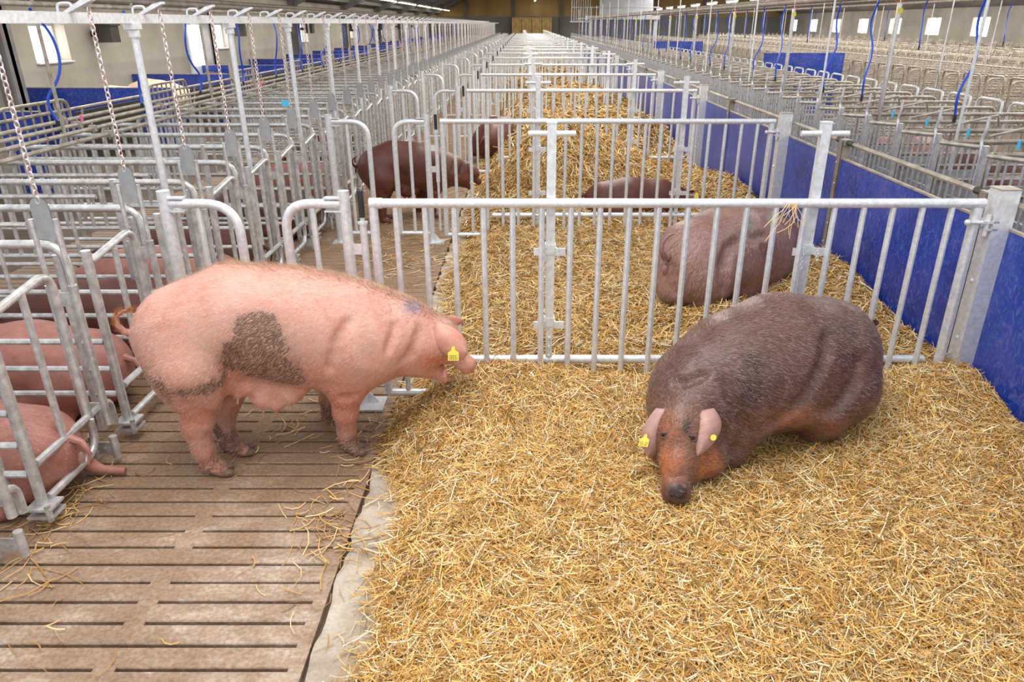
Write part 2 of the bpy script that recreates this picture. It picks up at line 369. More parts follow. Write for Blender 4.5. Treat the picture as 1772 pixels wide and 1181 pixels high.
# kerb strip with a worn joint, in cast lengths
kb = MB(); n = 0
for i in range(24):
    ya, yb = -.5+i*3.2, 2.69+i*3.2
    o = struct('kerb_strip', None) if False else None
kme = MB(); rr = np.random.default_rng(3); L_ = []
ny = 64
for j in range(ny+1):
    y = 3.2*j/ny; e = -.735+.010*math.sin(j*.9)+rr.normal()*.004; L_.append((e, y))
vv = []; ff = []
for (e, y) in L_:
    vv += [(e, y, -.1), (e, y, -.004), (e+.012, y, .0), (-.2, y, 0)]
for j in range(ny):
    for q in range(3): a = j*4+q; ff.append((a, a+4, a+5, a+1)[::-1])
kme.add(vv, ff); kme = kme.mesh('kerb', M['kerb'], False)
kr = struct('floor_kerb', MB().box((-.755, -.6, -.13), (-.1, YE, -.03)).mesh('joint', M['pit'], False))
for i in range(24):
    o = link('kerb_stone', kme, kr); o.location = (0, -.5+3.2*i, 0)

# ------------------------------------------------------------------ straw bed
def vnoise(x, y, s, seed):
    r_ = np.random.default_rng(seed); out = 0
    for k in range(7):
        a = r_.uniform(0, 2*np.pi); f = s*r_.uniform(.6, 1.6); out = out+np.sin((x*np.cos(a)+y*np.sin(a))*f+r_.uniform(0, 6.28))
    return out/7
MOUNDS = [(-.12, 3.36, .40, .26, .19), (1.72, 3.35, .45, .4, .05), (2.35, 3.5, .35, .5, .12), (.55, 3.35, .5, .3, .12), (2.2, 5.3, .5, .9, .22), (1.38, 4.30, .40, .28, .17), (1.0, 5.0, .5, .4, .08), (-.25, 5.9, .5, .8, .05),
          (.28, 8.75, .55, .65, .72), (1.0, 9.4, .7, .8, .5), (2.3, 8.2, .4, 1.2, .22), (.3, 12.3, .9, .9, .45), (1.6, 12.8, .9, .8, .5), (.4, 15.8, 1, .9, .4), (1.5, 16, 1, .8, .5), (.8, 19, 1.2, 1, .5), (.8, 22.5, 1.2, 1, .5), (1, 26, 1.3, 1, .5), (1, 29.5, 1.3, 1, .4)]
def bed(x, y):
    x = np.asarray(x, float); y = np.asarray(y, float)
    e0 = -.60+.035*np.sin(y*3.1)+.03*np.sin(y*7.3+1)+.09*np.exp(-((y-1.9)/.5)**2)-.13*np.exp(-((y-3.35)/.38)**4)
    t = np.clip((x-e0)/.32, 0, 1); t = t*t*(3-2*t)
    h = .012+.115*t+.035*t*vnoise(x, y, 7, 1)+.02*t*vnoise(x, y, 19, 2)
    for (mx, my, sx, sy, a) in MOUNDS: h = h+a*np.exp(-((x-mx)/sx)**2-((y-my)/sy)**2)*np.clip(t*1.5, 0, 1)
    h = h-.05*np.exp(-((x-1.2)/.6)**2-((y-3.0)/.4)**2)
    return h, e0
def straw_obj(name, X0, X1, Y0, Y1_, n, wid, ln, seed, label, lift=.022, res=.04, basecol=1.0, inset=.0):
    r_ = np.random.default_rng(seed)
    nx, ny_ = int((X1-X0)/res)+1, int((Y1_-Y0)/res)+1
    gx, gy = np.meshgrid(np.linspace(X0, X1, nx), np.linspace(Y0, Y1_, ny_)); 
    _, e0 = bed(gx, gy); gx = np.maximum(gx, e0-.0+0*(gx)); gz, _ = bed(gx, gy); gz = gz-.012
    bv = np.stack([gx, gy, gz], -1).reshape(-1, 3); I = np.arange(nx*ny_).reshape(ny_, nx)
    bf = np.stack([I[:-1, :-1], I[:-1, 1:], I[1:, 1:], I[1:, :-1]], -1).reshape(-1, 4)
    # stems: bent ribbons of three quads
    x = r_.uniform(X0, X1, n); y = r_.uniform(Y0, Y1_, n); h, e = bed(x, y)
    edge = r_.exponential(.03, n); keep = x > e-np.minimum(edge, .14)+.015
    x, y = x[keep], y[keep]; n = len(x)
    h, e = bed(x, y); an = r_.uniform(0, np.pi*2, n); le = ln*r_.lognormal(0, .45, n); wd = wid*r_.uniform(.55, 1.35, n)
    gx1 = (bed(x+.02, y)[0]-h)/.02; gy1 = (bed(x, y+.02)[0]-h)/.02
    dx, dy = np.cos(an), np.sin(an); tilt = r_.normal(0, .22, n)
    dz = dx*gx1+dy*gy1+tilt; D3 = np.stack([dx, dy, dz], -1); D3 /= np.linalg.norm(D3, axis=1)[:, None]
    up = np.stack([-gx1, -gy1, np.ones(n)], -1); S = np.cross(D3, up); S /= np.linalg.norm(S, axis=1)[:, None]
    nrm = np.cross(S, D3); ro = r_.uniform(-1.0, 1.0, n)[:, None]; Wv = S*np.cos(ro)+nrm*np.sin(ro)
    lf = r_.uniform(0, 1, n)**1.3*lift
    c0 = np.stack([x, y, h+lf], -1); bend = (S*r_.normal(0, .22, n)[:, None]+nrm*r_.normal(-.05, .16, n)[:, None])*le[:, None]
    ts = [-.5, -.17, .17, .5]; vv_ = []
    for t in ts:
        p = c0+D3*(t*le)[:, None]-bend*(t*t*1.6); wv = Wv*(wd/2)[:, None]*(1 if abs(t) < .4 else .8)
        vv_ += [p-wv, p+wv]
    SV = np.stack(vv_, 1)  # n,8,3
    SV[:, :, 2] = np.maximum(SV[:, :, 2], .002)
    SV[:, :, 0] = np.where(SV[:, :, 0] > XW-.035, XW-.035-r_.uniform(0, .02, (n, 1)), SV[:, :, 0])
    base = len(bv); SVf = SV.reshape(-1, 3); ids = base+np.arange(n)[:, None]*8
    q = np.concatenate([np.concatenate([ids+0, ids+1, ids+3, ids+2], 1), np.concatenate([ids+2, ids+3, ids+5, ids+4], 1), np.concatenate([ids+4, ids+5, ids+7, ids+6], 1)])
    V = np.concatenate([bv, SVf]).astype(np.float32); Fq = np.concatenate([bf, q]).astype(np.int32)
    me = bpy.data.meshes.new(name); me.vertices.add(len(V)); me.vertices.foreach_set('co', V.ravel())
    me.loops.add(Fq.size); me.loops.foreach_set('vertex_index', Fq.ravel()); me.polygons.add(len(Fq))
    me.polygons.foreach_set('loop_start', np.arange(len(Fq), dtype=np.int32)*4)
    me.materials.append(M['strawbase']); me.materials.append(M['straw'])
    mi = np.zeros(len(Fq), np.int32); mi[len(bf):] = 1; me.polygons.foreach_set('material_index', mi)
    pal = np.array([(.92, .60, .22), (.97, .73, .36), (.80, .45, .12), (1.0, .88, .60), (.46, .23, .05), (.70, .37, .09), (.92, .57, .17)])
    brown = np.clip(.5+.9*vnoise(x, y, 4, 9)+1.6*np.exp(-((x+.25)/.42)**2-((y-3.3)/.3)**2)+.35*(y > 3.65), 0, 1.6)  # older trampled straw
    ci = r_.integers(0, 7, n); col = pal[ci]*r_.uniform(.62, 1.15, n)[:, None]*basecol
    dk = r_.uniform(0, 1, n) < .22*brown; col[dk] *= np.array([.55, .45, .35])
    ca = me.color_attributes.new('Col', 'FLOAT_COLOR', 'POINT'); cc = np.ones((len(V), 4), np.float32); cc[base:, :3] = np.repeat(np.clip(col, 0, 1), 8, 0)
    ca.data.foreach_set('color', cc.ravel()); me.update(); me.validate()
    o = link(name, me); return tag(o, label, 'straw', None, 'stuff')
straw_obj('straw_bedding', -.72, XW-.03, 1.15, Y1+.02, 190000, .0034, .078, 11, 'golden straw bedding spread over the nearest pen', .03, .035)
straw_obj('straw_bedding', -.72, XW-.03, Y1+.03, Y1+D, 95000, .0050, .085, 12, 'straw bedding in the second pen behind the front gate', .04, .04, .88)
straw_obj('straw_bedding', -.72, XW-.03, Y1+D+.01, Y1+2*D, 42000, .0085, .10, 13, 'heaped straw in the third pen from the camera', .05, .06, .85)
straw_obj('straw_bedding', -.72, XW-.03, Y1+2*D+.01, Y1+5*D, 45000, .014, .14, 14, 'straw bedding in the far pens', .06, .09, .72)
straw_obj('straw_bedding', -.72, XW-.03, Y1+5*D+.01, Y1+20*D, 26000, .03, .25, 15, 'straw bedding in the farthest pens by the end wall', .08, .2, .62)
r_ = np.random.default_rng(77); b_ = MB(); cols = []
for _ in range(16):
    P0 = W(1372+r_.normal(0, 6), 352, Y1-.03)+np.array([0, r_.normal(0, .01), 0]); pts = [P0]; dv = np.array([r_.normal(-.1, .35), r_.normal(0, .1), -1]); L0 = r_.uniform(.06, .22)
    for i in range(4): dv = dv+np.array([r_.normal(0, .35), 0, r_.normal(0, .2)]); pts.append(pts[-1]+dv/np.linalg.norm(dv)*L0/4)
    b_.tube(pts, .0017, 4); cols += [(.9, .62, .28, 1)]*20
me = b_.mesh('straw_wisp', M['straw']); ca = me.color_attributes.new('Col', 'FLOAT_COLOR', 'POINT'); ca.data.foreach_set('color', np.array(cols, np.float32).ravel()); tag(link('straw_wisp', me), 'wisp of straw caught on the front gate top rail at right', 'straw', None, 'stuff')
# loose stems on slats
def loose(name, spots, label, seed, wid=.0045, z0=.002):
    r_ = np.random.default_rng(seed); b_ = MB(); cols = []
    pal = [(.80, .50, .18), (.88, .62, .30), (.66, .36, .10), (.46, .24, .07)]
    for (cx_, cy_, sx, sy, n, l0) in spots:
        for _ in range(n):
            x, y = r_.normal(cx_, sx), r_.normal(cy_, sy); a = r_.uniform(0, 6.28); le = l0*r_.lognormal(0, .4); bd = r_.normal(0, .15)*le
            wd = wid*r_.uniform(.5, 1.2); z = z0+r_.uniform(0, .012); P_ = []
            for t in (-.5, -.17, .17, .5):
                px, py = x+math.cos(a)*t*le-math.sin(a)*bd*t*t*4, y+math.sin(a)*t*le+math.cos(a)*bd*t*t*4
                P_ += [(px-math.sin(a)*wd/2, py+math.cos(a)*wd/2, z+t*t*.01), (px+math.sin(a)*wd/2, py-math.cos(a)*wd/2, z+.002+t*t*.01)]
            b_.add(P_, [(0, 1, 3, 2), (2, 3, 5, 4), (4, 5, 7, 6)]); kk = r_.uniform(.6, 1.05); cols += [(*[c*kk for c in pal[r_.integers(0, 4)]], 1)]*8
    me = b_.mesh(name, M['straw'], False); ca = me.color_attributes.new('Col', 'FLOAT_COLOR', 'POINT'); ca.data.foreach_set('color', np.array(cols, np.float32).ravel())
    return tag(link(name, me), label, 'straw', None, 'stuff')
def g(px, py): p = W(px, py, 3); t = math.tan(math.atan((py-CY)/F)+TH); Y = HC/t; return W(px, py, Y)[:2]
sp = []
for (px, py, sx, sy, n, l) in ((640, 760, .10, .10, 50, .08), (560, 720, .25, .08, 40, .1), (450, 760, .2, .12, 30, .1), (560, 900, .10, .12, 38, .11), (590, 950, .08, .10, 35, .12), (600, 860, .07, .2, 30, .09),
                               (110, 880, .07, .10, 70, .09), (60, 1010, .12, .05, 12, .12), (300, 740, .2, .1, 20, .1), (230, 790, .15, .1, 14, .1), (75, 950, .1, .08, 14, .09), (100, 1130, .2, .08, 10, .08), (480, 1050, .2, .2, 10, .09), (620, 1100, .06, .2, 26, .07), (200, 900, .2, .2, 12, .08)):
    x, y = g(px, py); sp.append((x, y, sx, sy, n, l))
loose('loose_straw', sp, 'loose straw stems strewn on the slatted floor', 21)
loose('loose_straw', [(-1.3, 5.2, .4, .5, 50, .1), (-1.2, 6.9, .35, .5, 230, .11), (-1.0, 6.3, .3, .25, 130, .11), (-1.3, 8.5, .4, .8, 320, .12), (-1.4, 11, .4, 1.5, 420, .14), (-1.9, 5.3, .12, .4, 90, .1), (-3, 4, .5, .6, 60, .1), (-2.6, 3.0, .4, .3, 40, .1), (-3.2, 7, .6, 2, 160, .12)], 'loose straw stems in the alley beyond the front gate', 22, .007)

# ------------------------------------------------------------------ pen gates
def gate_template():
    L_ = []; Yg = 0; xl, xr = -.765, 2.31
    L_.append(('top_rail', MB().tube([(xl, 0, HG), (xr+.03, 0, HG)], .0245, 12).tube([(xl-.025, 0, HG), (xl+.04, 0, HG)], .028, 12).mesh('top_rail', M['galv'])))
    L_.append(('end_post', MB().tube([(xl-.008, 0, .075), (xl-.008, 0, HG+.01)], .024, 12).mesh('end_post', M['galv'])))
    L_.append(('end_post', MB().tube([(xr, 0, .075), (xr, 0, HG-.02)], .027, 12).mesh('end_post', M['galv'])))
    L_.append(('bottom_rail', MB().tube([(xl, 0, .078), (xr, 0, .078)], .022, 10).mesh('bottom_rail', M['galv'])))
    L_.append(('back_rail', MB().tube([(-.32, .05, .262), (xr-.06, .05, .262)], .024, 10).mesh('back_rail', M['galv'])))
    for i in range(20):
        x = -.66+.1495*i
        L_.append(('bar', MB().tube([(x, 0, .08), (x, 0, HG-.01)], .0158, 8).mesh('bar', M['galv'])))
    for z in (1.08, .13):
        L_.append(('hinge', MB().box((xr+.02, -.05, z-.012), (xr+.10, .03, z+.0)).box((xr+.04, -.05, z-.05), (xr+.10, .03, z-.04)).tube([(xr-.05, -.03, z-.01), (xr+.09, -.03, z-.01)], .010).ball((xr-.05, -.03, z-.01), .017).tube([(xr+.05, -.03, z+.03), (xr+.05, -.03, z-.08)], .012).mesh('hinge', M['galv'])))
    return L_
gt = gate_template(); gj = joined(gt, 'pen_gate', [M['galv']])
for n in range(21):
    y = Y1+D*n; lab = 'galvanised pen gate of vertical bars across the straw pens, ' + ('nearest the camera' if n == 0 else nth(n+1)+' from the camera')
    if n < 6: place(gt, 'pen_gate', lab, 'gate', (0, y, 0), 'pen gates across the straw')
    else: one('pen_gate', gj, lab, 'gate', (0, y, 0), 'pen gates across the straw')
def chain_pts(b_, p, q, n, r=.0022, w_=.008, mi=0, sag=0):
    p, q = Vector(p), Vector(q); d = (q-p)/n
    for i in range(n):
        c_ = p+d*(i+.5)+Vector((0, 0, -sag*math.sin(math.pi*(i+.5)/n))); u = d.normalized(); s_ = Vector((1, 0, 0)) if i % 2 else Vector((.35, .9, 0))
        s_ = (s_-u*s_.dot(u)).normalized(); h_ = d.length*.62; pts = []
        for k in range(8):
            a = 2*math.pi*k/8; pts.append(c_+u*math.cos(a)*h_+s_*math.sin(a)*w_)
        b_.tube(pts, r, 4, mi, closed=True)
    return b_
def tpost():
    L_ = [('post', MB().box((-.023, -.02, .45), (.023, .02, 1.55)).box((-.026, -.023, 1.55), (.026, .023, 1.557)).mesh('post', M['galv'], False)),
          ('lower_post', MB().box((-.017, -.018, .16), (.017, .016, .47)).mesh('lower_post', M['galv'], False)),
          ('cross_handle', MB().tube([(-.118, -.005, 1.50), (-.02, -.005, 1.50)], .014, 10).tube([(.02, -.005, 1.50), (.118, -.005, 1.50)], .014, 10).mesh('cross_handle', M['galv']))]
    for z in (.905, .49):
        L_.append(('clamp', MB().box((-.028, -.026, z-.022), (.028, .026, z+.03)).box((-.088, -.052, z-.02), (-.03, -.045, z+.02)).box((.03, -.052, z-.02), (.078, -.045, z+.02)).bar((-.035, -.048, z), (-.025, -.026, z), .008, .04).bar((.035, -.048, z), (.025, -.026, z), .008, .04).mesh('clamp', M['galv'], False)))
    for z in (.40, .345, .29, .235): L_.append(('bolt', MB().ball((0, -.022, z), .011, 8, 0, (1, .6, 1)).mesh('bolt', M['galv'])))
    L_.append(('chain', chain_pts(chain_pts(MB(), (-.03, -.055, .93), (-.035, -.06, .80), 7, .0018, .006), (.045, -.055, .93), (.04, -.06, .85), 5, .0018, .006).mesh('chain', M['galv'])))
    return L_
tp = tpost(); tj = joined(tp, 'sliding_post', [M['galv']])
for n in range(18):
    for s_, x in (('left', .135), ('right', 1.49)):
        xx = x-(.01*n if s_ == 'left' else 0)
        lab = f'square sliding post with cross handle, {s_} one on the {nth(n+1)} gate'
        if n < 5: place(tp, 'sliding_post', lab, 'post', (xx, Y1+.052+D*n, 0), 'cross-handled posts on the pen gates')
        else: one('sliding_post', tj, lab, 'post', (xx, Y1+.052+D*n, 0), 'cross-handled posts on the pen gates')
bx = [('shaft', MB().box((-.05, -.05, -.1), (.05, .05, 1.235)).mesh('shaft', M['galv'], False)), ('cap', MB().box((-.053, -.053, 1.235), (.053, .053, 1.241)).mesh('cap', M['galv3'], False))]
for z in (1.0, .75, .42): bx.append(('bolt', MB().ball((-.052, 0, z), .011, 8).mesh('bolt', M['galv'])))
bj = joined(bx, 'box_post', [M['galv'], M['galv3']])
for n in range(20):
    lab = f'thick galvanised box post by the blue wall, hinging the {nth(n+1)} gate'
    (place(bx, 'box_post', lab, 'post', (XW-.04, Y1+.0+D*n, 0), 'box posts by the blue wall') if n < 6 else one('box_post', bj, lab, 'post', (XW-.04, Y1+D*n, 0), 'box posts by the blue wall'))

# blue board wall
def wall_t(full=True):
    L_ = []
    for ya, yb in ((0, 1.88), (1.92, D-.02)):
        L_.append(('blue_panel', MB().box((XW, ya, .0), (XW+.018, yb, 1.03)).box((XW-.004, ya, 1.03), (XW+.022, yb, 1.042), 1).mesh('blue_panel', [M['blue'], M['galv3']], False)))
    for yy in (.0, 1.9):
        c_ = MB().box((XW-.012, yy-.035, -.1), (XW-.004, yy+.035, 1.17)).box((XW-.012, yy-.035, -.1), (XW+.05, yy-.028, 1.17)).box((XW-.012, yy+.028, -.1), (XW+.05, yy+.035, 1.17))
        o = ('channel_post', c_.mesh('channel_post', M['brownsteel'], False), [('bolt', MB().ball((XW-.014, yy+(.015 if k % 2 else -.015), .2+.16*k), .008, 6).mesh('bolt', M['galv'])) for k in range(6)])
        L_.append(o)
    L_.append(('top_pipe', MB().tube([(XW+.03, .05, 1.155), (XW+.03, 1.84, 1.155)], .017).mesh('top_pipe', M['galv3'])))
    L_.append(('top_pipe', MB().tube([(XW+.03, 1.96, 1.155), (XW+.03, D-.06, 1.155)], .017).mesh('top_pipe', M['galv3'])))
    for yy in (.08, 1.80, 2.0, D-.1): L_.append(('sleeve', MB().tube([(XW+.03, yy-.05, 1.155), (XW+.03, yy+.05, 1.155)], .022).mesh('sleeve', M['darkpanel'])))
    L_.append(('clamp', MB().box((XW, -.05, 1.135), (XW+.06, .05, 1.175)).box((XW, 1.85, 1.135), (XW+.06, 1.95, 1.175)).mesh('clamp', M['galv3'], False)))
    return L_
wt = wall_t(); wj = joined(wt, 'blue_wall', [M['blue'], M['galv3'], M['brownsteel'], M['galv'], M['darkpanel']])
for n in range(-1, 20):
    lab = f'blue plastic board wall with top pipe beside the {nth(n+2)} straw pen'
    y = Y1+.22+D*n
    (place(wt, 'board_wall', lab, 'wall section', (0, y, 0), 'blue board walls along the pens') if n < 5 else one('board_wall', wj, lab, 'wall section', (0, y, 0), 'blue board walls along the pens'))

# alley posts and leaf gates
def apost(right):
    r_ = .029 if right else .033
    L_ = [('shaft', MB().tube([(0, 0, -.0), (0, 0, 1.226)], r_, 14).mesh('shaft', M['galv']))]
    if right:
        L_.append(('foot_plate', MB().box((-.06, -.09, .0), (.12, .07, .012)).add([(.0, .0, .012), (.09, .0, .012), (.0, .0, .12), (0, .006, .012), (.09, .006, .012), (0, .006, .12)], [(0, 1, 2), (3, 5, 4), (1, 4, 5, 2)]).mesh('foot_plate', M['galv'], False)))
        L_.append(('latch_tube', MB().tube([(.085, .0, .6), (.085, 0, 1.06)], .019, 10).tube([(.085, 0, .12), (.085, 0, 1.10)], .012, 8).tube([(.085, 0, 1.055), (.085, 0, 1.066)], .027, 10).mesh('latch_tube', M['galv'])))
        L_.append(('black_grip', MB().tube([(.085, 0, 1.09), (.085, 0, 1.225)], .0155, 10).mesh('black_grip', M['black'])))
        for z in (.92, .72): L_.append(('bracket', MB().box((.02, -.006, z-.028), (.075, .006, z+.028)).mesh('bracket', M['galv'], False)))
    else:
        L_.append(('foot_plate', MB().box((-.07, -.07, 0), (.07, .07, .012)).mesh('foot_plate', M['galv'], False)))
    return L_
apl, apr = apost(0), apost(1)
def leaf(s_):  # s=+1 swings from left post, -1 from right post
    w_ = .36 if s_ > 0 else .31
    L_ = [('frame', MB().tube(arc([(s_*.02, 0, 1.16), (s_*w_, 0, 1.16), (s_*w_, 0, .09)], .17, 8), .0245, 12).mesh('frame', M['galv'])),
          ('bottom_rail', MB().tube([(s_*.02, 0, .095), (s_*w_, 0, .095)], .021, 10).mesh('bottom_rail', M['galv'])),
          ('inner_bar', MB().tube([(s_*.165, 0, .1), (s_*.165, 0, 1.15)], .0155).mesh('inner_bar', M['galv'])),
          ('hinge_strap', MB().box((min(0, s_*.1), -.024, 1.186), (max(0, s_*.1), .024, 1.193)).box((min(0, s_*.1), -.024, 1.12), (max(0, s_*.1), .024, 1.127)).mesh('hinge_strap', M['galv'], False))]
    return L_
lfl, lfr = leaf(1), leaf(-1)
mg = [M['galv'], M['black']]
aj = {'l': joined(apl, 'alley_post', mg), 'r': joined(apr, 'alley_post', mg), 'fl': joined(lfl, 'leaf_gate', mg), 'fr': joined(lfr, 'leaf_gate', mg)}
for n in range(21):
    y = Y1+D*n
    for key, t_, nm, lab, x in (('l', apl, 'alley_post', 'round post at left of the alley', -1.83), ('r', apr, 'alley_post', 'round post with black latch grip at right of the alley' if n < 4 else 'round post at right of the alley', -.918),
                                ('fl', lfl, 'leaf_gate', 'curved tube leaf gate on the left alley post', -1.83), ('fr', lfr, 'leaf_gate', 'curved tube leaf gate on the right alley post', -.918)):
        lb = f'{lab}, {nth(n+1)} pen from the camera'; cat = 'post' if 'post' in nm else 'gate'
        (place(t_, nm, lb, cat, (x, y, 0), nm.replace('_', ' ')+'s along the walkway') if n < 5 else one(nm, aj[key], lb, cat, (x, y, 0), nm.replace('_', ' ')+'s along the walkway'))

# ------------------------------------------------------------------ left stall row
XC, PT = -2.07, .725
def stall_t():
    g_ = 'galv2'; L_ = []
    def A(nm, mb, m=g_, sub=None, sm=True): L_.append((nm, mb.mesh(nm, M[m], sm), sub or []))
    # divider along -X at y = 0
    A('divider_frame', MB().tube(arc([(XC-2.25, 0, .05), (XC-2.25, 0, 1.05), (XC-.1, 0, 1.05), (XC-.1, 0, .82)], .11, 5), .021, 10))
    A('upper_rail', MB().tube([(XC-2.25, 0, .955), (XC-.75, 0, .955)], .016, 8))
    for z in (.26, .40, .55): A('lower_rail', MB().tube([(XC-2.25, 0, z), (XC-.02, 0, z)], .0165, 8))
    A('divider_leg', MB().tube([(XC-.62, 0, .05), (XC-.62, 0, 1.07)], .024, 8))
    for i in range(13):
        x = XC-.95-.10*i; A('bar', MB().tube([(x, 0, .56), (x, 0, 1.04)], .0125, 6))
    A('rear_post', MB().tube([(XC, 0, .08), (XC, 0, 1.02)], .023, 10))
    A('short_post', MB().tube([(XC-.14, .0, .05), (XC-.14, 0, 1.0)], .022, 10))
    A('floor_bracket', MB().box((XC-.05, -.05, .06), (XC+.06, .05, .072)).box((XC-.05, -.05, .10), (XC+.06, .05, .112)).tube([(XC+.045, -.04, .05), (XC+.045, -.04, .13)], .013).tube([(XC-.03, .03, 0), (XC-.03, .03, .07)], .02), g_, None, True)
    # rear gate in the plane x = XC between this divider and the next
    A('rear_gate_frame', MB().tube(arc([(XC, .02, .96), (XC+.01, .42, 1.02), (XC+.01, .42, .12), (XC+.01, .03, .12)], .10, 5), .0185, 10), sub=[
        ('gate_bar', MB().tube([(XC+.01, .22, .30), (XC+.01, .22, .99)], .0155, 8).mesh('gate_bar', M[g_])),
        ('gate_rail', MB().tube(arc([(XC+.01, .02, .30), (XC+.01, .60, .30), (XC+.01, .60, .16)], .06, 4), .018, 8).mesh('gate_rail', M[g_])),
        ('nut', MB().ball((XC+.035, .40, .29), .013, 6).mesh('nut', M[g_]))])
    # lifting frame: plate, two rods, sleeves
    yk = .49; z1 = 1.30
    A('lift_plate', MB().add([(XC-.04, yk-.002, 1.14), (XC+.04, yk-.002, 1.14), (XC+.04, yk-.002, 1.28)]+[(XC+.04*math.cos(a), yk-.002, 1.28+.045*math.sin(a)) for a in np.linspace(.4, 2.74, 6)]+[(XC-.04, yk-.002, 1.28)],
      [tuple(range(10))]).add([(XC-.04, yk+.003, 1.14), (XC+.04, yk+.003, 1.14), (XC+.04, yk+.003, 1.28)]+[(XC+.04*math.cos(a), yk+.003, 1.28+.045*math.sin(a)) for a in np.linspace(.4, 2.74, 6)]+[(XC-.04, yk+.003, 1.28)], [tuple(range(10))[::-1]]), 'steelplate', None, False)
    for s_ in (-1, 1):
        x = XC+s_*.052
        A('lift_rod', MB().tube([(x, yk, .6), (x, yk, 1.23)], .0115, 8))
        A('sleeve', MB().tube([(x, yk, .22), (x, yk, .93)], .0185, 10))
        A('foot_stub', MB().tube([(x, yk, .03), (x, yk, .15)], .0185, 10))
    for z in (.30, .08, .86): A('bracket_plate', MB().box((XC-.05, yk-.004, z-.03), (XC+.05, yk+.004, z+.035)).tube([(XC, yk-.006, z), (XC, yk-.009, z)], .007, 6), 'galv2', None, False)
    return L_
st = stall_t(); smats = [M['galv2'], M['steelplate']]; sj = joined(st, 'sow_stall', smats)
chain_me = chain_pts(MB(), (XC, 0, 2.07), (XC, 0, 1.30), 30, .0035, .0095).mesh('chain', M['pinkrub'])
lev = MB(); 
lev.add([(XC-.20, -.012, 2.00), (XC-.20, .012, 2.00), (XC-.02, .03, 2.075), (XC-.02, -.03, 2.075), (XC+.03, .02, 2.10), (XC+.03, -.02, 2.10), (XC-.20, -.012, 2.006), (XC-.20, .012, 2.006), (XC-.02, .03, 2.10), (XC-.02, -.03, 2.10), (XC+.03, .02, 2.112), (XC+.03, -.02, 2.112)],
        [(0, 1, 2, 3), (3, 2, 4, 5), (7, 6, 9, 8), (8, 9, 11, 10), (0, 3, 9, 6), (1, 7, 8, 2), (3, 5, 11, 9), (2, 8, 10, 4), (4, 10, 11, 5), (0, 6, 7, 1)])
lev = [('paddle', lev.mesh('paddle', M['galv'], False)), ('hook', MB().tube(arc([(XC-.17, .035, 1.99), (XC-.17, .035, 2.09), (XC-.10, .035, 2.09), (XC-.10, .035, 2.06)], .03, 4), .006, 6).mesh('hook', M['galv']))]
leverj = joined(lev, 'lever', [M['galv']])
NST = 88
for j in range(-1, NST):
    y = 2.56+PT*j; k = j+2; nm = nth(k)
    lab = f'galvanised tube sow stall in the left row, {nm} from the camera'
    if j < 9: place(st, 'sow_stall', lab, 'stall', (0, y, 0), 'sow stalls in the left row')
    else: one('sow_stall', sj, lab, 'stall', (0, y, 0), 'sow stalls in the left row')
    if j < 60 and j > -1 or j == -1:
        one('lift_chain', chain_me, f'pinkish hanging chain above stall plate, {nm} from the camera', 'chain', (0, y+.49, 0), 'lifting chains over the left stalls')
    if j < 9: place(lev, 'lift_lever', f'flat grey lever on the overhead beam, {nm} from the camera', 'lever', (0, y+.49, 0), 'levers on the overhead beam')
    elif j < 60: one('lift_lever', leverj, f'flat grey lever on the overhead beam, {nm} from the camera', 'lever', (0, y+.49, 0), 'levers on the overhead beam')
# overhead beam, poles
one('overhead_beam', MB().box((XC-.14, 1.5, 2.0), (XC-.09, 66, 2.05)).mesh('beam', M['galv'], False), 'long pale square beam over the left stalls', 'beam')
polem = [('shaft', MB().tube([(0, 0, .03), (0, 0, 1.99)], .0205, 10).mesh('shaft', M['galv'])), ('clamp', MB().tube([(0, 0, 1.93), (0, 0, 1.965)], .032, 10).box((-.03, -.045, 1.97), (.03, .045, 2.0)).mesh('clamp', M['galv']))]
polej = joined(polem, 'pole', [M['galv']])
yk = 3.98
for i in range(38):
    y = 4.38+1.43*i
    lab = f'upright galvanised pole under the overhead beam, {nth(i+1)} from the camera'
    (place(polem, 'support_pole', lab, 'pole', (XC-.11, y, 0), 'poles under the overhead beam') if i < 8 else one('support_pole', polej, lab, 'pole', (XC-.11, y, 0), 'poles under the overhead beam'))
# rails across stall fronts, in lengths
cl_ = MB()
for i in range(10): cl_.tube([(0, .3+.36*i, -.03), (0, .3+.36*i, .03)], .022, 6)
rail = MB().tube([(0, 0, 0), (0, 3.6, 0)], .018, 8).mesh('rail', M['galv3']); clampm = MB().box((-.03, -.02, -.028), (.03, .02, .028)).tube([(0, 0, -.05), (0, 0, .05)], .008, 6).mesh('clamp', M['galv3'], False)
for q, (x, z) in enumerate(((-3.75, 1.09), (-4.0, 1.11), (-4.25, 1.12), (-4.5, 1.13))):
    for i in range(17):
        t = thing('header_rail', f'dusty header rail over the stall fronts, {nth(q+1)} from the pens, {nth(i+1)} length', 'rail', (x, 2.6+3.62*i, z), 'header rails on the left stalls')
        link('pipe', rail, t)
        for c_ in ((.5, 2.2) if i < 5 else ()): o = link('clamp', clampm, t); o.location = (0, c_+.2*q, 0)
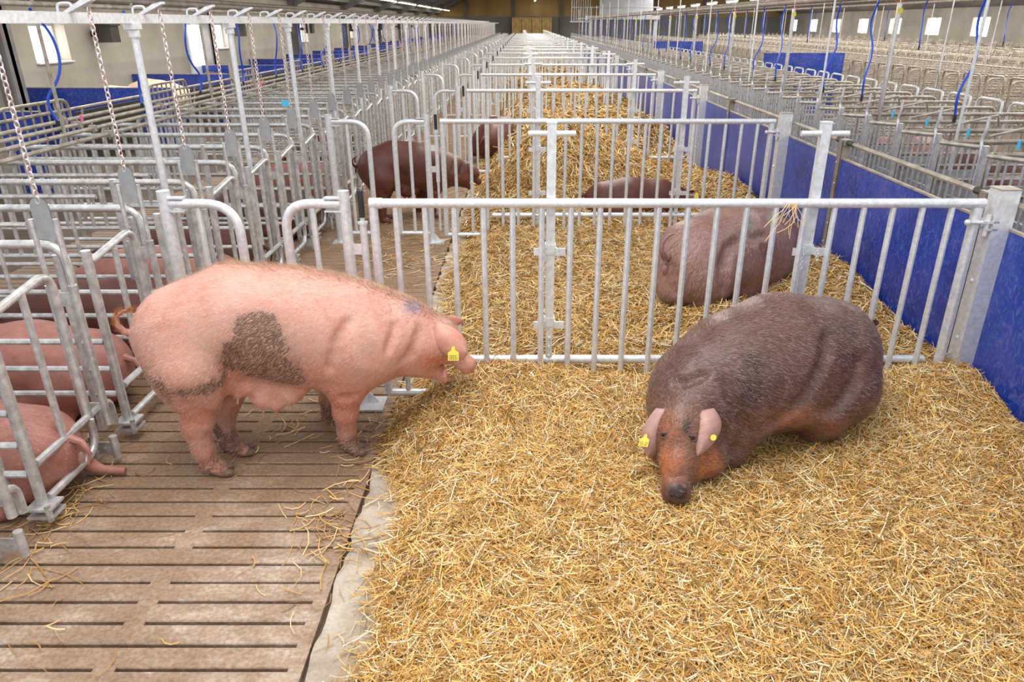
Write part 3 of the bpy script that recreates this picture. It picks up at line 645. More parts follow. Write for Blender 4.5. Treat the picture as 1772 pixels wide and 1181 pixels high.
# feed pipes and hoses, left
for q, (x, z, r_, m_) in enumerate(((-4.35, 2.22, .04, 'brownsteel'), (-4.55, 2.28, .035, 'brownsteel'), (-4.15, 2.15, .022, 'galv3'))):
    one('feed_pipe', MB().tube([(x, 3, z), (x, 66, z)], r_, 10).mesh('pipe', M[m_]), ['thick dusty feed pipe over the left stall fronts', 'second dusty pipe beside the left feed pipe', 'thin pipe below the left feed pipe'][q], 'pipe')
hose = [('tube', MB().tube(arc([(0, 0, 2.12), (.02, .16, 1.9), (.05, .14, 1.6), (-.04, -.04, 1.35), (0, 0, 1.17)], .16, 5), .013, 8).mesh('tube', M['hose'])), ('black_nipple', MB().tube([(0, 0, 1.18), (0, 0, 1.08)], .018, 8).mesh('nipple', M['black']))]
hj = joined(hose, 'hose', [M['hose'], M['black']])
for i in range(34):
    y = 5.3+1.6*i
    lab = f'blue water hose over the left stalls, {nth(i+1)} from the camera'
    rz = random.uniform(0, 6.28)
    (place(hose, 'water_hose', lab, 'hose', (-4.3, y, 0), 'blue hoses over the left stalls', rz) if i < 12 else one('water_hose', hj, lab, 'hose', (-4.3, y, 0), 'blue hoses over the left stalls', rz))
fp = MB().tube([(0, 0, .1), (0, 0, 2.2)], .016, 8).mesh('pole', M['galv3'])
for i in range(34):
    one('feed_pole', fp, f'thin dusty pole on the left stall fronts, {nth(i+1)} from the camera', 'pole', (-4.2, 5.1+1.7*i, 0), 'thin poles on the left stall fronts')
# pink clips on header rails
for i, (x, y) in enumerate(((-4.25, 7.2), (-4.0, 11.6), (-4.0, 16))):
    one('pink_clip', MB().box((-.008, -.012, 0), (.008, .012, .07)).mesh('clip', M['pink'], False), f'small pink clip on the left header rails, {nth(i+1)} from the camera', 'clip', (x, y, 1.13))
one('blue_clip', MB().box((-.03, -.008, 0), (.03, .008, .05)).mesh('clip', M['cyan'], False), 'light blue clip on a lifting plate in the left row', 'clip', (XC-.04, 6.68, 1.33))

# far left pens: fence, blue boards, black panels
fence = [('top_rail', MB().tube(arc([(0, .05, .2), (0, .05, 1.1), (0, 1.45, 1.1), (0, 1.45, .2)], .15, 4), .02, 8).mesh('top_rail', M['galv3'])), ('second_rail', MB().tube([(0, 0, .97), (0, 3.6, .97)], .02, 8).mesh('second_rail', M['galv3'])),
         ('post', MB().box((-.03, -.03, 0), (.03, .03, 1.25)).mesh('post', M['galv3'], False)), ('black_panel', MB().box((-.03, 1.6, .25), (-.01, 3.3, .92)).mesh('black_panel', M['darkpanel'], False)), ('brace', MB().bar((0, 1.55, .5), (0, 1.75, .95), .02, .03).mesh('brace', M['galv3'], False))]
for i in range(8): fence.append(('bar', MB().tube([(0, .2+.16*i, .1), (0, .2+.16*i, 1.09)], .012, 6).mesh('bar', M['galv3'])))
fj = joined(fence, 'fence', [M['galv3'], M['darkpanel']])
bluep = MB().box((-2.45, -.02, 0), (0, .02, 1.0)).box((-2.45, -.022, 1.0), (0, .022, 1.01), 1).mesh('blue_board', [M['blue'], M['galv3']], False)
for i in range(17):
    y = 8.4+3.6*i
    lab = f'dusty tube fence with black panel by the left wall, {nth(i+1)} from the camera'
    (place(fence, 'tube_fence', lab, 'fence', (-5.95, y, 0), 'tube fences by the left wall') if i < 6 else one('tube_fence', fj, lab, 'fence', (-5.95, y, 0), 'tube fences by the left wall'))
    one('blue_board', bluep, f'blue divider board by the left wall, {nth(i+1)} from the camera', 'board', (-5.98, y+.9, 0), 'blue divider boards by the left wall')
    if i % 2 == 0 and i < 14: one('air_box', MB().box((-.14, -.16, 0), (.14, .16, .30)).box((-.17, -.19, .30), (.17, .19, .33)).box((-.34, -.03, .1), (-.14, .03, .2)).mesh('box', M['darkpanel'], False), f'dark box fixed to the left wall, {nth(i//2+1)} from the camera', 'box', (-8.12, y+6.9, 1.66), 'dark boxes by the left wall')

# ------------------------------------------------------------------ right rows
XR, PR = 3.62, .70
def rstall(m_='galv2'):
    L_ = []
    def A(nm, mb, mm=m_, sm=True, sub=None): L_.append((nm, mb.mesh(nm, M[mm], sm), sub or []))
    A('front_post', MB().box((-.02, -.02, 0), (.02, .02, 1.12)), m_, False)
    A('front_rail', MB().tube([(0, .06, 1.10), (0, PR-.06, 1.05)], .0185, 8), 'galv3')
    A('front_bottom_rail', MB().tube([(0, .06, .12), (0, PR-.06, .12)], .015, 6))
    for i in range(6): A('bar', MB().tube([(0, .10+.10*i, .12), (0, .10+.10*i, 1.08)], .0095, 6))
    A('side_panel', MB().box((.05, .02, .25), (.5, .032, .80)), 'steelplate', False)
    A('trough_panel', MB().box((.09, .10, .05), (.12, PR-.1, .62)), 'steelplate', False)
    A('hook_rod', MB().tube(arc([(0, .045, .80), (0, .045, 1.06), (.0, .085, 1.16), (0, .05, 1.22), (0, .05, 1.33)], .04, 3), .012, 8), 'galv', True)
    A('divider_frame', MB().tube(arc([(.05, 0, .1), (.05, 0, 1.05), (2.2, 0, 1.05), (2.2, 0, .1)], .12, 4), .019, 8), 'galv3')
    for z in (.3, .5, .72): A('divider_rail', MB().tube([(.05, 0, z), (2.2, 0, z)], .015, 6), 'galv3')
    for i in range(6): A('divider_bar', MB().tube([(.6+.25*i, 0, .72), (.6+.25*i, 0, 1.05)], .012, 6), 'galv3')
    A('slanted_rod', MB().tube([(.5, .1, 1.08), (1.1, .3, 1.16), (1.15, .32, 1.05)], .012, 6), 'galv3')
    A('rear_gate', MB().tube(arc([(2.2, .06, .15), (2.3, .06, 1.12), (2.3, PR-.1, 1.12), (2.2, PR-.1, .15)], .08, 3), .016, 6), 'galv')
    return L_
rs = rstall(); rmats = [M['galv2'], M['galv3'], M['steelplate'], M['galv']]; rj = joined(rs, 'sow_stall', rmats)
for j in range(84):
    y = 3.0+PR*j; lab = f'galvanised sow stall in the right row behind the blue wall, {nth(j+1)} from the camera'
    (place(rs, 'sow_stall', lab, 'stall', (XR, y, 0), 'sow stalls in the right row') if j < 8 else one('sow_stall', rj, lab, 'stall', (XR, y, 0), 'sow stalls in the right row'))
# simpler stalls further right: slanted fan bars on the rear
def fstall():
    b_ = MB()
    b_.tube(arc([(0, 0, .05), (0, 0, 1.08), (2.2, 0, 1.08), (2.2, 0, .05)], .12, 3), .019, 6)
    for z in (.35, .6, .85): b_.tube([(0, 0, z), (2.2, 0, z)], .015, 5)
    for i in range(7): b_.tube([(.15+.14*i, 0, .35), (.3+.14*i, 0, 1.07)], .012, 5)
    b_.tube(arc([(-.02, .05, .1), (-.1, .05, 1.15), (-.1, .6, 1.15), (-.02, .6, .1)], .08, 3), .017, 6)
    for i in range(4): b_.tube([(-.06, .08+.13*i, .3), (.28, .26+.13*i, 1.28)], .013, 5)
    b_.tube([(2.1, 0, 1.0), (2.1, .7, 1.0)], .02, 6); b_.tube([(2.0, 0, 1.13), (2.0, .7, 1.13)], .02, 6)
    return b_.mesh('stall', M['galv3'])
fs_ = fstall()
for r_, (x, y0_, n_, nm) in enumerate(((8.4, 6, 74, 'second'), (12.3, 9, 66, 'third'))):
    for j in range(n_):
        one('sow_stall', fs_, f'dusty sow stall in the {nm} row right of the blue wall, {nth(j+1)} from the camera', 'stall', (x, y0_+.72*j, 0), f'sow stalls in the {nm} right row')
# rows beyond, as one mass each
a = np.empty(len(fs_.vertices)*3); fs_.vertices.foreach_get('co', a); a = a.reshape(-1, 3); pf = [tuple(q.vertices) for q in fs_.polygons]
b_ = MB()
for x in (16.2, 20.3):
    for j in range(52): b_.add(a+np.array([x, 14+1.1*j, 0]), pf)
one('far_stalls', b_.mesh('far_stalls', M['galv3']), 'mass of distant dusty stalls towards the right wall', 'stalls', kind='stuff')
for i, (x, y) in enumerate(((5.95, 19.3), (5.3, 32))):
    one('blue_board', MB().box((0, -.02, -.1), (2.0, .02, 1.33)).mesh('board', M['blue'], False), f'blue board behind the right stall row, {nth(i+1)} from the camera', 'board', (x, y, 0), 'blue boards between the right rows')
# pipes over right
for q, (x, z, r_) in enumerate(((4.15, 2.30, .045), (4.35, 2.36, .035), (8.6, 2.5, .045), (12.5, 2.6, .05))):
    one('feed_pipe', MB().tube([(x, 3.5, z), (x, 66, z)], r_, 10).mesh('pipe', M['brownsteel']), ['thick dusty feed pipe over the right stall row', 'thinner dusty pipe beside the right feed pipe', 'feed pipe over the second right row', 'feed pipe over the third right row'][q], 'pipe')
bigp = [('shaft', MB().tube([(0, 0, .1), (0, 0, 2.2)], .027, 12).mesh('shaft', M['stainless'])), ('yellow_tag', MB().box((-.03, -.032, 2.10), (.03, -.029, 2.15)).mesh('tag', M['yellow'], False)), ('wire', MB().tube([(0, 0, 2.2), (0, 0, 2.4)], .005, 6).mesh('wire', M['galv'])),
        ('orange_ring', MB().tube([(.05*math.cos(a), .03, 2.24+.03*math.sin(a)) for a in np.linspace(0, 5.7, 10)], .004, 5, closed=True).mesh('ring', M['orange']))]
bpj = joined(bigp, 'pole', [M['stainless'], M['yellow'], M['galv'], M['orange']])
thin = MB().tube([(0, 0, .1), (0, 0, 2.9)], .014, 8).mesh('pole', M['galv'])
rh = [('tube', MB().tube(arc([(.05, .1, 2.26), (.02, .2, 2.0), (.10, .12, 1.7), (-.03, -.04, 1.4), (0, 0, 1.17)], .2, 5), .012, 8).mesh('tube', M['hose'])), ('black_nipple', MB().tube([(0, 0, 1.19), (0, 0, 1.12)], .017, 8).mesh('nipple', M['black'])),
      ('drop_rod', MB().tube([(0, 0, 1.13), (0, 0, .55)], .010, 8).mesh('drop_rod', M['brownsteel'])), ('white_hook', MB().tube(arc([(.05, .1, 2.24), (.05, .1, 2.36), (.11, .1, 2.36)], .03, 3), .008, 6).mesh('hook', M['whiteframe']))]
rhj = joined(rh, 'hose', [M['hose'], M['black'], M['brownsteel'], M['whiteframe']])
for i in range(16):
    y = 5.25+3.35*i
    (place if i < 6 else (lambda t_, *a_, **k_: one(a_[0], bpj, *a_[1:], **k_)))(bigp, 'feed_pole', f'stout shiny pole over the right stalls, {nth(i+1)} from the camera', 'pole', (4.05, y, 0), 'stout poles over the right stalls')
    one('thin_pole', thin, f'thin white pole rising past the right feed pipe, {nth(i+1)} from the camera', 'pole', (3.95, y+1.55, 0), 'thin poles over the right stalls')
    for q in (0, 1):
        yy = y+.75+1.25*q
        nm = f'blue hose over the right stalls, {nth(2*i+q+1)} from the camera'
        (place(rh, 'water_hose', nm, 'hose', (4.15, yy, 0), 'blue hoses over the right stalls', -.4*q) if i < 6 else one('water_hose', rhj, nm, 'hose', (4.15, yy, 0), 'blue hoses over the right stalls'))
for i in range(34):
    one('thin_pole', thin, f'thin pole in the second right row, {nth(i+1)} from the camera', 'pole', (8.5+(i % 2)*4, 9+1.7*i, -.3), 'thin poles in the further right rows')
    if i % 2: one('water_hose', hj, f'blue hose over the further right rows, {nth(i//2+1)} from the camera', 'hose', (8.6+(i % 4 > 1)*3.9, 8.5+1.7*i, .38), 'blue hoses over the further right rows')
for i in range(6):
    one('blue_clip', MB().box((-.007, -.012, 0), (.007, .012, .07)).mesh('clip', M['cyan'], False), f'small light blue clip on the right stall fronts, {nth(i+1)} from the camera', 'clip', (XR+.22, 4.35+.7*i, 1.10), 'blue clips on the right stalls')

# ------------------------------------------------------------------ sows: smooth-blended implicit bodies
def capsule(P_, a, b_, ra, rb):
    a, b_ = np.asarray(a, np.float32), np.asarray(b_, np.float32); ab = b_-a; t = np.clip(((P_-a)@ab)/max(1e-9, ab@ab), 0, 1)
    return np.linalg.norm(P_-a-t[..., None]*ab, axis=-1)-(ra+(rb-ra)*t)
def ellip(P_, c, r, R=None):
    q = P_-np.asarray(c, np.float32)
    if R is not None: q = q@np.asarray(R, np.float32)
    r = np.asarray(r, np.float32); k0 = np.linalg.norm(q/r, axis=-1); k1 = np.linalg.norm(q/(r*r), axis=-1)
    return k0*(k0-1)/np.maximum(k1, 1e-6)
def smin(a, b_, k):
    h = np.clip(.5+.5*(b_-a)/k, 0, 1); return b_*(1-h)+a*h-k*h*(1-h)
def nets(prims, h, carve=()):
    pts = np.array([p for pr in prims for p in ([pr[1], pr[2]] if pr[0] == 'c' else [pr[1]])]); rm = max([max(pr[3], pr[4]) if pr[0] == 'c' else max(pr[2]) for pr in prims])
    lo = pts.min(0)-.06; hi = pts.max(0)+.06
    for pr in prims:
        rr_ = max(pr[3], pr[4]) if pr[0] == 'c' else max(pr[2]); cs = [pr[1], pr[2]] if pr[0] == 'c' else [pr[1]]
        for c_ in cs: lo = np.minimum(lo, np.array(c_)-rr_-.04); hi = np.maximum(hi, np.array(c_)+rr_+.04)
    n = np.ceil((hi-lo)/h).astype(int)+1
    ax = [lo[i]+h*np.arange(n[i]) for i in range(3)]
    G = np.stack(np.meshgrid(*ax, indexing='ij'), -1).astype(np.float32); Fd = np.full(G.shape[:3], 10, np.float32)
    def local(c_, rad):
        i0 = np.clip(np.floor((np.min(c_, 0)-rad-lo)/h).astype(int), 0, n-1); i1 = np.clip(np.ceil((np.max(c_, 0)+rad-lo)/h).astype(int)+1, 1, n)
        return tuple(slice(i0[i], i1[i]) for i in range(3))
    for pr in prims:
        if pr[0] == 'c': cs, rr_, k = np.array([pr[1], pr[2]]), max(pr[3], pr[4]), pr[5]
        else: cs, rr_, k = np.array([pr[1]]), max(pr[2]), pr[4]
        sl = local(cs, rr_+k+.12); g_ = G[sl]
        d_ = capsule(g_, pr[1], pr[2], pr[3], pr[4]) if pr[0] == 'c' else ellip(g_, pr[1], pr[2], pr[3])
        Fd[sl] = smin(Fd[sl], d_, k)
    for pr in carve:
        sl = local(np.array([pr[1], pr[2]]), max(pr[3], pr[4])+.06); d_ = capsule(G[sl], pr[1], pr[2], pr[3], pr[4]); Fd[sl] = -smin(-Fd[sl], d_, pr[5])
    s_ = Fd < 0; cn = np.array(n)-1; acc = np.zeros((*cn, 3), np.float32); cnt = np.zeros(cn, np.float32)
    def sub(A_, o): return A_[o[0]:o[0]+cn[0], o[1]:o[1]+cn[1], o[2]:o[2]+cn[2]]
    for axis in range(3):
        oth = [q for q in range(3) if q != axis]
        for u in (0, 1):
            for v_ in (0, 1):
                o0 = [0, 0, 0]; o0[oth[0]] = u; o0[oth[1]] = v_; o1 = list(o0); o1[axis] = 1
                f0, f1 = sub(Fd, o0), sub(Fd, o1); x_ = (f0 < 0) != (f1 < 0); t = np.where(x_, f0/np.where(x_, f0-f1, 1), 0)
                for q in range(3): acc[..., q] += np.where(x_, o0[q]+(t if q == axis else 0), 0)
                cnt += x_
    act = cnt > 0; ids = -np.ones(cn, int); ids[act] = np.arange(act.sum()); base = np.argwhere(act)
    V = lo+h*(base+acc[act]/cnt[act][:, None]); quads = []
    for axis in range(3):
        u, v_ = [(1, 2), (2, 0), (0, 1)][axis]; sl0 = [slice(1, -1)]*3; sl0[axis] = slice(0, -1); sl1 = list(sl0); sl1[axis] = slice(1, None)
        a_, b2 = s_[tuple(sl0)], s_[tuple(sl1)]; e = np.argwhere(a_ != b2); off = np.array([1, 1, 1]); off[axis] = 0; e = e+off
        inside = s_[tuple(e.T)]; du = np.zeros(3, int); du[u] = 1; dv = np.zeros(3, int); dv[v_] = 1
        q = np.stack([ids[tuple((e-du-dv).T)], ids[tuple((e-dv).T)], ids[tuple(e.T)], ids[tuple((e-du).T)]], 1)
        q[~inside] = q[~inside][:, ::-1]; quads.append(q)
    return V, np.concatenate(quads)
def body_mesh(name, V, Q, mask, mat_):
    me = bpy.data.meshes.new(name); me.from_pydata(V.tolist(), [], Q.tolist()); me.polygons.foreach_set('use_smooth', [True]*len(Q)); me.materials.append(mat_)
    ca = me.color_attributes.new('Mask', 'FLOAT_COLOR', 'POINT'); cc = np.ones((len(V), 4), np.float32); cc[:, :3] = np.clip(mask, 0, 1); ca.data.foreach_set('color', cc.ravel()); me.update(); return me
def relax(V, Q, it=2):
    n = len(V)
    for lam in [.5]*it:
        acc = np.zeros_like(V); c_ = np.zeros(n)
        for a_, b2 in ((0, 1), (1, 2), (2, 3), (3, 0)):
            for i, j in ((a_, b2), (b2, a_)):
                np.add.at(acc, Q[:, i], V[Q[:, j]]); np.add.at(c_, Q[:, i], 1)
        V = V+(acc/c_[:, None]-V)*lam
    return V
def vnormals(V, Q):
    fn = np.cross(V[Q[:, 2]]-V[Q[:, 0]], V[Q[:, 3]]-V[Q[:, 1]]); N_ = np.zeros_like(V)
    for i in range(4): np.add.at(N_, Q[:, i], fn)
    ln_ = np.linalg.norm(N_, axis=1)[:, None]; return N_/np.maximum(ln_, 1e-9), np.linalg.norm(fn, axis=1)/2
def bristles(V, Q, n, flow, ln_, cols, seed, wid=.0013, lift=.25, dens=None):
    r_ = np.random.default_rng(seed); N_, ar = vnormals(V, Q)
    if dens is not None: ar = ar*dens(V[Q].mean(1))
    f = r_.choice(len(Q), n, p=ar/ar.sum()); u, v_ = r_.uniform(0, 1, (2, n)); u, v_ = u[:, None], v_[:, None]; q = Q[f]
    P_ = V[q[:, 0]]*(1-u)*(1-v_)+V[q[:, 1]]*u*(1-v_)+V[q[:, 2]]*u*v_+V[q[:, 3]]*(1-u)*v_; nn = N_[q[:, 0]]
    fl = flow(P_)+r_.normal(0, .22, (n, 3)); fl = fl-nn*(fl*nn).sum(1)[:, None]; fl /= np.maximum(np.linalg.norm(fl, axis=1)[:, None], 1e-6)
    d_ = fl+nn*lift*r_.uniform(.3, 1.5, n)[:, None]; L2 = ln_*r_.uniform(.5, 1.3, n)[:, None]; s_ = np.cross(d_, nn); s_ /= np.maximum(np.linalg.norm(s_, axis=1)[:, None], 1e-6)
    tri = np.stack([P_-s_*wid/2, P_+s_*wid/2, P_+d_*L2], 1).reshape(-1, 3)
    me = bpy.data.meshes.new('bristles'); me.from_pydata(tri.tolist(), [], np.arange(3*n).reshape(-1, 3).tolist()); me.materials.append(M['hair'])
    c_ = np.array(cols)[r_.integers(0, len(cols), n)]*r_.uniform(.75, 1.15, n)[:, None]; cc = np.ones((3*n, 4), np.float32); cc[:, :3] = np.repeat(np.clip(c_, 0, 1), 3, 0)
    ca = me.color_attributes.new('Col', 'FLOAT_COLOR', 'POINT'); ca.data.foreach_set('color', cc.ravel()); return me
def ear_mesh(base, tip, side, width, bulge, mat_, red=.2, curl=.0, nrm=None, prof=None, bow=0.):
    base, tip, side = (np.asarray(x, float) for x in (base, tip, side)); ax = tip-base; side = side/np.linalg.norm(side)
    nv = np.cross(ax, side); nv /= np.linalg.norm(nv)
    if nrm is not None and nv@np.asarray(nrm) < 0: nv = -nv
    nu, nt = 10, 12; top = []; 
    for i in range(nt+1):
        t = i/nt; w_ = width*(prof(t) if prof else (.55+.9*t*(1-t)*2.0-.1*t)*math.sqrt(max(0, 1-t**3))); w_ = max(w_, .003)
        for j in range(nu+1):
            s_ = j/nu*2-1; p = base+ax*t+side*(s_*w_+bow*math.sin(math.pi*t))+nv*(bulge*(1-s_*s_)*math.sin(math.pi*min(1, t*.9+.1))-curl*t*t*abs(s_)**1.5); top.append(p)
    top = np.array(top); bot = top-nv*.006; V = np.concatenate([top, bot]); m_ = nu+1; Qs = []
    n = len(top)
    for i in range(nt):
        for j in range(nu): a_ = i*m_+j; Qs += [(a_, a_+1, a_+m_+1, a_+m_), (n+a_, n+a_+m_, n+a_+m_+1, n+a_+1)]
    bd = [j for j in range(m_)]+[i*m_+nu for i in range(1, nt+1)]+[nt*m_+j for j in range(nu-1, -1, -1)]+[i*m_ for i in range(nt-1, 0, -1)]
    for k in range(len(bd)): a_, b2 = bd[k], bd[(k+1) % len(bd)]; Qs.append((a_, n+a_, n+b2, b2))
    mk = np.zeros((len(V), 3)); mk[:, 1] = red; mk[:, 0] = .12
    me = body_mesh('ear', V, np.array(Qs), mk, mat_); 
    return me
def tag_mesh(c, right, up, w_, digits=True, square=True):
    c, right, up = (np.asarray(x, float) for x in (c, right, up)); right = right/np.linalg.norm(right); up = up/np.linalg.norm(up); nv = np.cross(right, up)
    b_ = MB(); sh = [(-.5, -.5), (.5, -.5), (.5, .25), (.2, .45), (.12, .8), (-.12, .8), (-.2, .45), (-.5, .25)]
    if not square: sh = [(.5*math.cos(a), .5*math.sin(a)) for a in np.linspace(0, 2*math.pi, 13)[:-1]]
    k = len(sh); F_ = [c+right*x*w_+up*y*w_+nv*.004 for x, y in sh]; B_ = [c+right*x*w_+up*y*w_-nv*.002 for x, y in sh]
    b_.add(F_+B_, [tuple(range(k)), tuple(range(k, 2*k))[::-1]]+[(i, k+i, k+(i+1) % k, (i+1) % k) for i in range(k)])
    return b_.mesh('ear_tag', M['yellow'], False), (c, right, up, nv)
def digits(txt, fr, w_, par):   # seven-segment style strokes printed on the tag
    c, right, up, nv = fr; seg = {'0': 'abcdef', '1': 'bc', '2': 'abged', '3': 'abgcd', '4': 'fgbc', '5': 'afgcd', '6': 'afgecd', '7': 'abc', '8': 'abcdefg', '9': 'abfgcd'}
    co = {'a': ((0, 1), (1, 1)), 'b': ((1, 1), (1, .5)), 'c': ((1, .5), (1, 0)), 'd': ((0, 0), (1, 0)), 'e': ((0, 0), (0, .5)), 'f': ((0, .5), (0, 1)), 'g': ((0, .5), (1, .5))}
    b_ = MB(); n = len(txt); cw = .8/n
    for i, ch in enumerate(txt):
        for s_ in seg[ch]:
            (x0, y0), (x1, y1) = co[s_]
            p = c+right*w_*(-.4+cw*(i+.15+.65*x0))+up*w_*(-.38+.36*y0)+nv*.0042; q = c+right*w_*(-.4+cw*(i+.15+.65*x1))+up*w_*(-.38+.36*y1)+nv*.0042
            b_.bar(p, q, w_*.035, .0015, 0, tuple(nv))
    link('printed_number', b_.mesh('printed_number', M['ink'], False), par)
def bl(V, c, r): return np.exp(-(((V-np.asarray(c))/np.asarray(r))**2).sum(1))

def surf(V, px, py, out=0., rad=7):   # nearest point of a body seen at a photograph pixel, pushed out towards the lens
    zc = V[:, 1]*CT+(HC-V[:, 2])*ST; u = CX+F*V[:, 0]/zc; v_ = CY+F*((HC-V[:, 2])*CT-V[:, 1]*ST)/zc
    m_ = (u-px)**2+(v_-py)**2 < rad*rad
    if not m_.any(): m_ = (u-px)**2+(v_-py)**2 < 900
    c0 = V[m_]; q = c0[np.argmin(zc[m_])]; d_ = np.array([0, 0, HC])-q; return q+d_/np.linalg.norm(d_)*out
def crease(V, pix, r, k=.035, out=.004):   # a skin fold: thin carved line that follows the surface and fades at both ends
    P_ = [surf(V, x, y, out) for x, y in pix]; n = len(P_)-1
    R_ = [r*(.25+.75*math.sin(math.pi*min(1, max(0, i/n)))) for i in range(n+1)]
    O_ = [surf(V, x, y, out+(r*1.2 if i in (0, n) else 0)) for i, (x, y) in enumerate(pix)]
    return [('c', O_[i], O_[i+1], R_[i], R_[i+1], k) for i in range(n)]
def dense(pts, n=4):
    o = []
    for (a0, b0), (a1, b1) in zip(pts[:-1], pts[1:]): o += [(a0+(a1-a0)*i/n, b0+(b1-b0)*i/n) for i in range(n)]
    return o+[pts[-1]]
# --- sow 1: pink, standing, rooting at the straw
def c_(a, b2, ra, rb, k=.05): return ('c', a, b2, ra, rb, k)
p = {n: W(*v) for n, v in dict(rump=(335, 585, 3.10), loin=(410, 557, 3.14), mid=(500, 562, 3.18), rib=(580, 572, 3.23), sho=(638, 580, 3.27), neck=(690, 578, 3.29), nape=(715, 572, 3.29),
     skull=(745, 590, 3.29), jowl=(722, 612, 3.27), brow=(762, 587, 3.29), sn0=(772, 600, 3.27), sn1=(798, 624, 3.26), snt=(808, 631, 3.26), lj0=(744, 632, 3.27), lj1=(769, 655, 3.265),
     ham=(338, 640, 2.98), hk=(338, 735, 2.95), cn=(352, 780, 2.95), ft=(366, 806, 2.96), toe=(388, 816, 2.95),
     ham2=(385, 640, 3.30), hk2=(384, 728, 3.24), cn2=(396, 762, 3.20), ft2=(408, 778, 3.15), toe2=(425, 782, 3.13),
     sh1=(628, 608, 3.13), el=(600, 662, 3.12), kn=(598, 712, 3.13), pa=(600, 748, 3.15), hf=(604, 766, 3.15), htoe=(616, 774, 3.13),
     sh2=(600, 610, 3.42), el2=(578, 655, 3.47), kn2=(570, 690, 3.50), pa2=(568, 708, 3.50), hf2=(568, 720, 3.50)).items()}
def zfix(k, z): p[k] = np.array([p[k][0], p[k][1], z])
pr = [c_(p['rump'], p['loin'], .240, .258, .08), c_(p['loin'], p['mid'], .258, .262, .08), c_(p['mid'], p['rib'], .262, .258, .08), c_(p['rib'], p['sho'], .256, .235, .08), c_(p['sho'], p['neck'], .23, .185, .08), c_(p['neck'], p['skull'], .165, .130, .06),
      c_(p['jowl'], p['skull'], .115, .12, .05), c_(p['skull'], p['brow'], .125, .09, .05), c_(p['brow'], p['sn0'], .08, .060, .04), c_(p['sn0'], p['sn1'], .056, .042, .03), c_(p['sn1'], p['snt'], .042, .047, .008),
      c_(p['jowl'], p['lj0'], .10, .062, .04), c_(p['lj0'], p['lj1'], .055, .026, .03),
      c_(p['rump']+[0, -.02, .02], p['ham'], .24, .185, .07), c_(p['ham'], p['hk']+[.03, 0, .03], .175, .066, .07), c_(p['hk'], p['cn'], .068, .046, .04), c_(p['cn'], p['ft'], .046, .043, .03),
      c_(p['ham2'], p['hk2'], .17, .062, .06), c_(p['hk2'], p['cn2'], .06, .046, .03), c_(p['cn2'], p['ft2'], .044, .040, .03),
      c_(p['sh1'], p['el'], .165, .098, .07), c_(p['el'], p['kn'], .094, .060, .05), c_(p['kn'], p['pa'], .058, .045, .03), c_(p['pa'], p['hf'], .045, .043, .02),
      c_(p['sh2'], p['el2'], .13, .085, .06), c_(p['el2'], p['kn2'], .08, .052, .04), c_(p['kn2'], p['hf2'], .05, .042, .03),
      ('e', W(530, 612, 3.17), (.28, .19, .13), None, .08)]
ud = [(410, 676, 3.00, .040), (432, 664, 3.02, .06), (455, 690, 3.02, .048), (478, 696, 3.04, .046), (502, 684, 3.05, .048), (470, 668, 3.06, .07), (470, 680, 3.14, .06), (522, 670, 3.08, .04), (418, 660, 3.04, .05), (548, 664, 3.12, .024)]
for (x, y, Y, r_) in ud:
    q = W(x, y, Y); pr.append(c_(q+[0, .02, .06], q, r_*1.05, r_, .022)); pr.append(c_(q, q+[.0, -.02, -r_-.020], .013, .009, .010))
# cloven toes
for a_, s0 in ((('ft', 'toe'), 1), (('ft2', 'toe2'), 1), (('hf', 'htoe'), 1)):
    A_, B_ = p[a_[0]], p[a_[1]]; 
    for s_ in (-1, 1):
        of = np.array([-.01*s_, .026*s_, 0]); e = B_+of; e = np.array([e[0], e[1], .028]); pr.append(c_(A_+of*.6, e, .03, .027, .015))
    pr.append(c_(A_+[-.035, 0, .01], A_+[-.06, 0, -.015], .016, .010, .012))
V0, _ = nets(pr, .018)
carve = crease(V0, dense([(614, 545), (594, 580), (578, 620), (574, 652)]), .010)+crease(V0, dense([(405, 610), (408, 650), (402, 690), (388, 715)]), .010, .05)+crease(V0, dense([(733, 560), (728, 590), (716, 618), (700, 632)]), .007)+crease(V0, dense([(318, 702), (350, 722), (385, 722)]), .008)+crease(V0, dense([(690, 560), (684, 590), (676, 612)]), .004)+crease(V0, dense([(620, 690), (604, 698), (586, 694)]), .006)
carve += [c_(W(764, 628, 3.27)+[0, -.15, 0], W(764, 628, 3.27)+[0, .15, 0], .010, .010, .02), c_(W(785, 642, 3.26)+[0, -.15, 0], W(785, 642, 3.26)+[0, .15, 0], .020, .020, .015),
         c_(W(774, 636, 3.26)+[0, -.15, 0], W(774, 636, 3.26)+[0, .15, 0], .014, .014, .015)]
nose = p['snt']; ndir = p['snt']-p['sn0']; ndir /= np.linalg.norm(ndir)
for s_ in (-1, 1): q = nose+ndir*.05+np.array([0, .022*s_, .004]); carve.append(c_(q, q-ndir*.03, .008, .006, .006))
V, Q = nets(pr, .0105, carve); V = relax(V, Q, 1)
mk = np.zeros((len(V), 3)); Yn = 2.9
def ell(px, py, Y, rx, ry, rz): return bl(V, W(px, py, Y), (rx, ry, rz))
mk[:, 0] = .62*ell(440, 575, 2.86, .10, .25, .09)+.62*ell(425, 620, 2.88, .13, .25, .08)+.45*ell(475, 640, 2.93, .18, .25, .07)+.36*ell(280, 640, 2.92, .10, .3, .09)+.30*ell(345, 670, 2.85, .13, .25, .06)+.4*np.clip((.30-V[:, 2])/.25, 0, 1)+.28*ell(480, 715, 3.0, .07, .2, .03)+.25*ell(640, 600, 3.0, .08, .2, .06)+.10*ell(450, 610, 2.9, .24, .3, .14)+.16*ell(290, 660, 2.9, .16, .3, .10)+.3*ell(520, 655, 3.0, .12, .2, .04)+.14
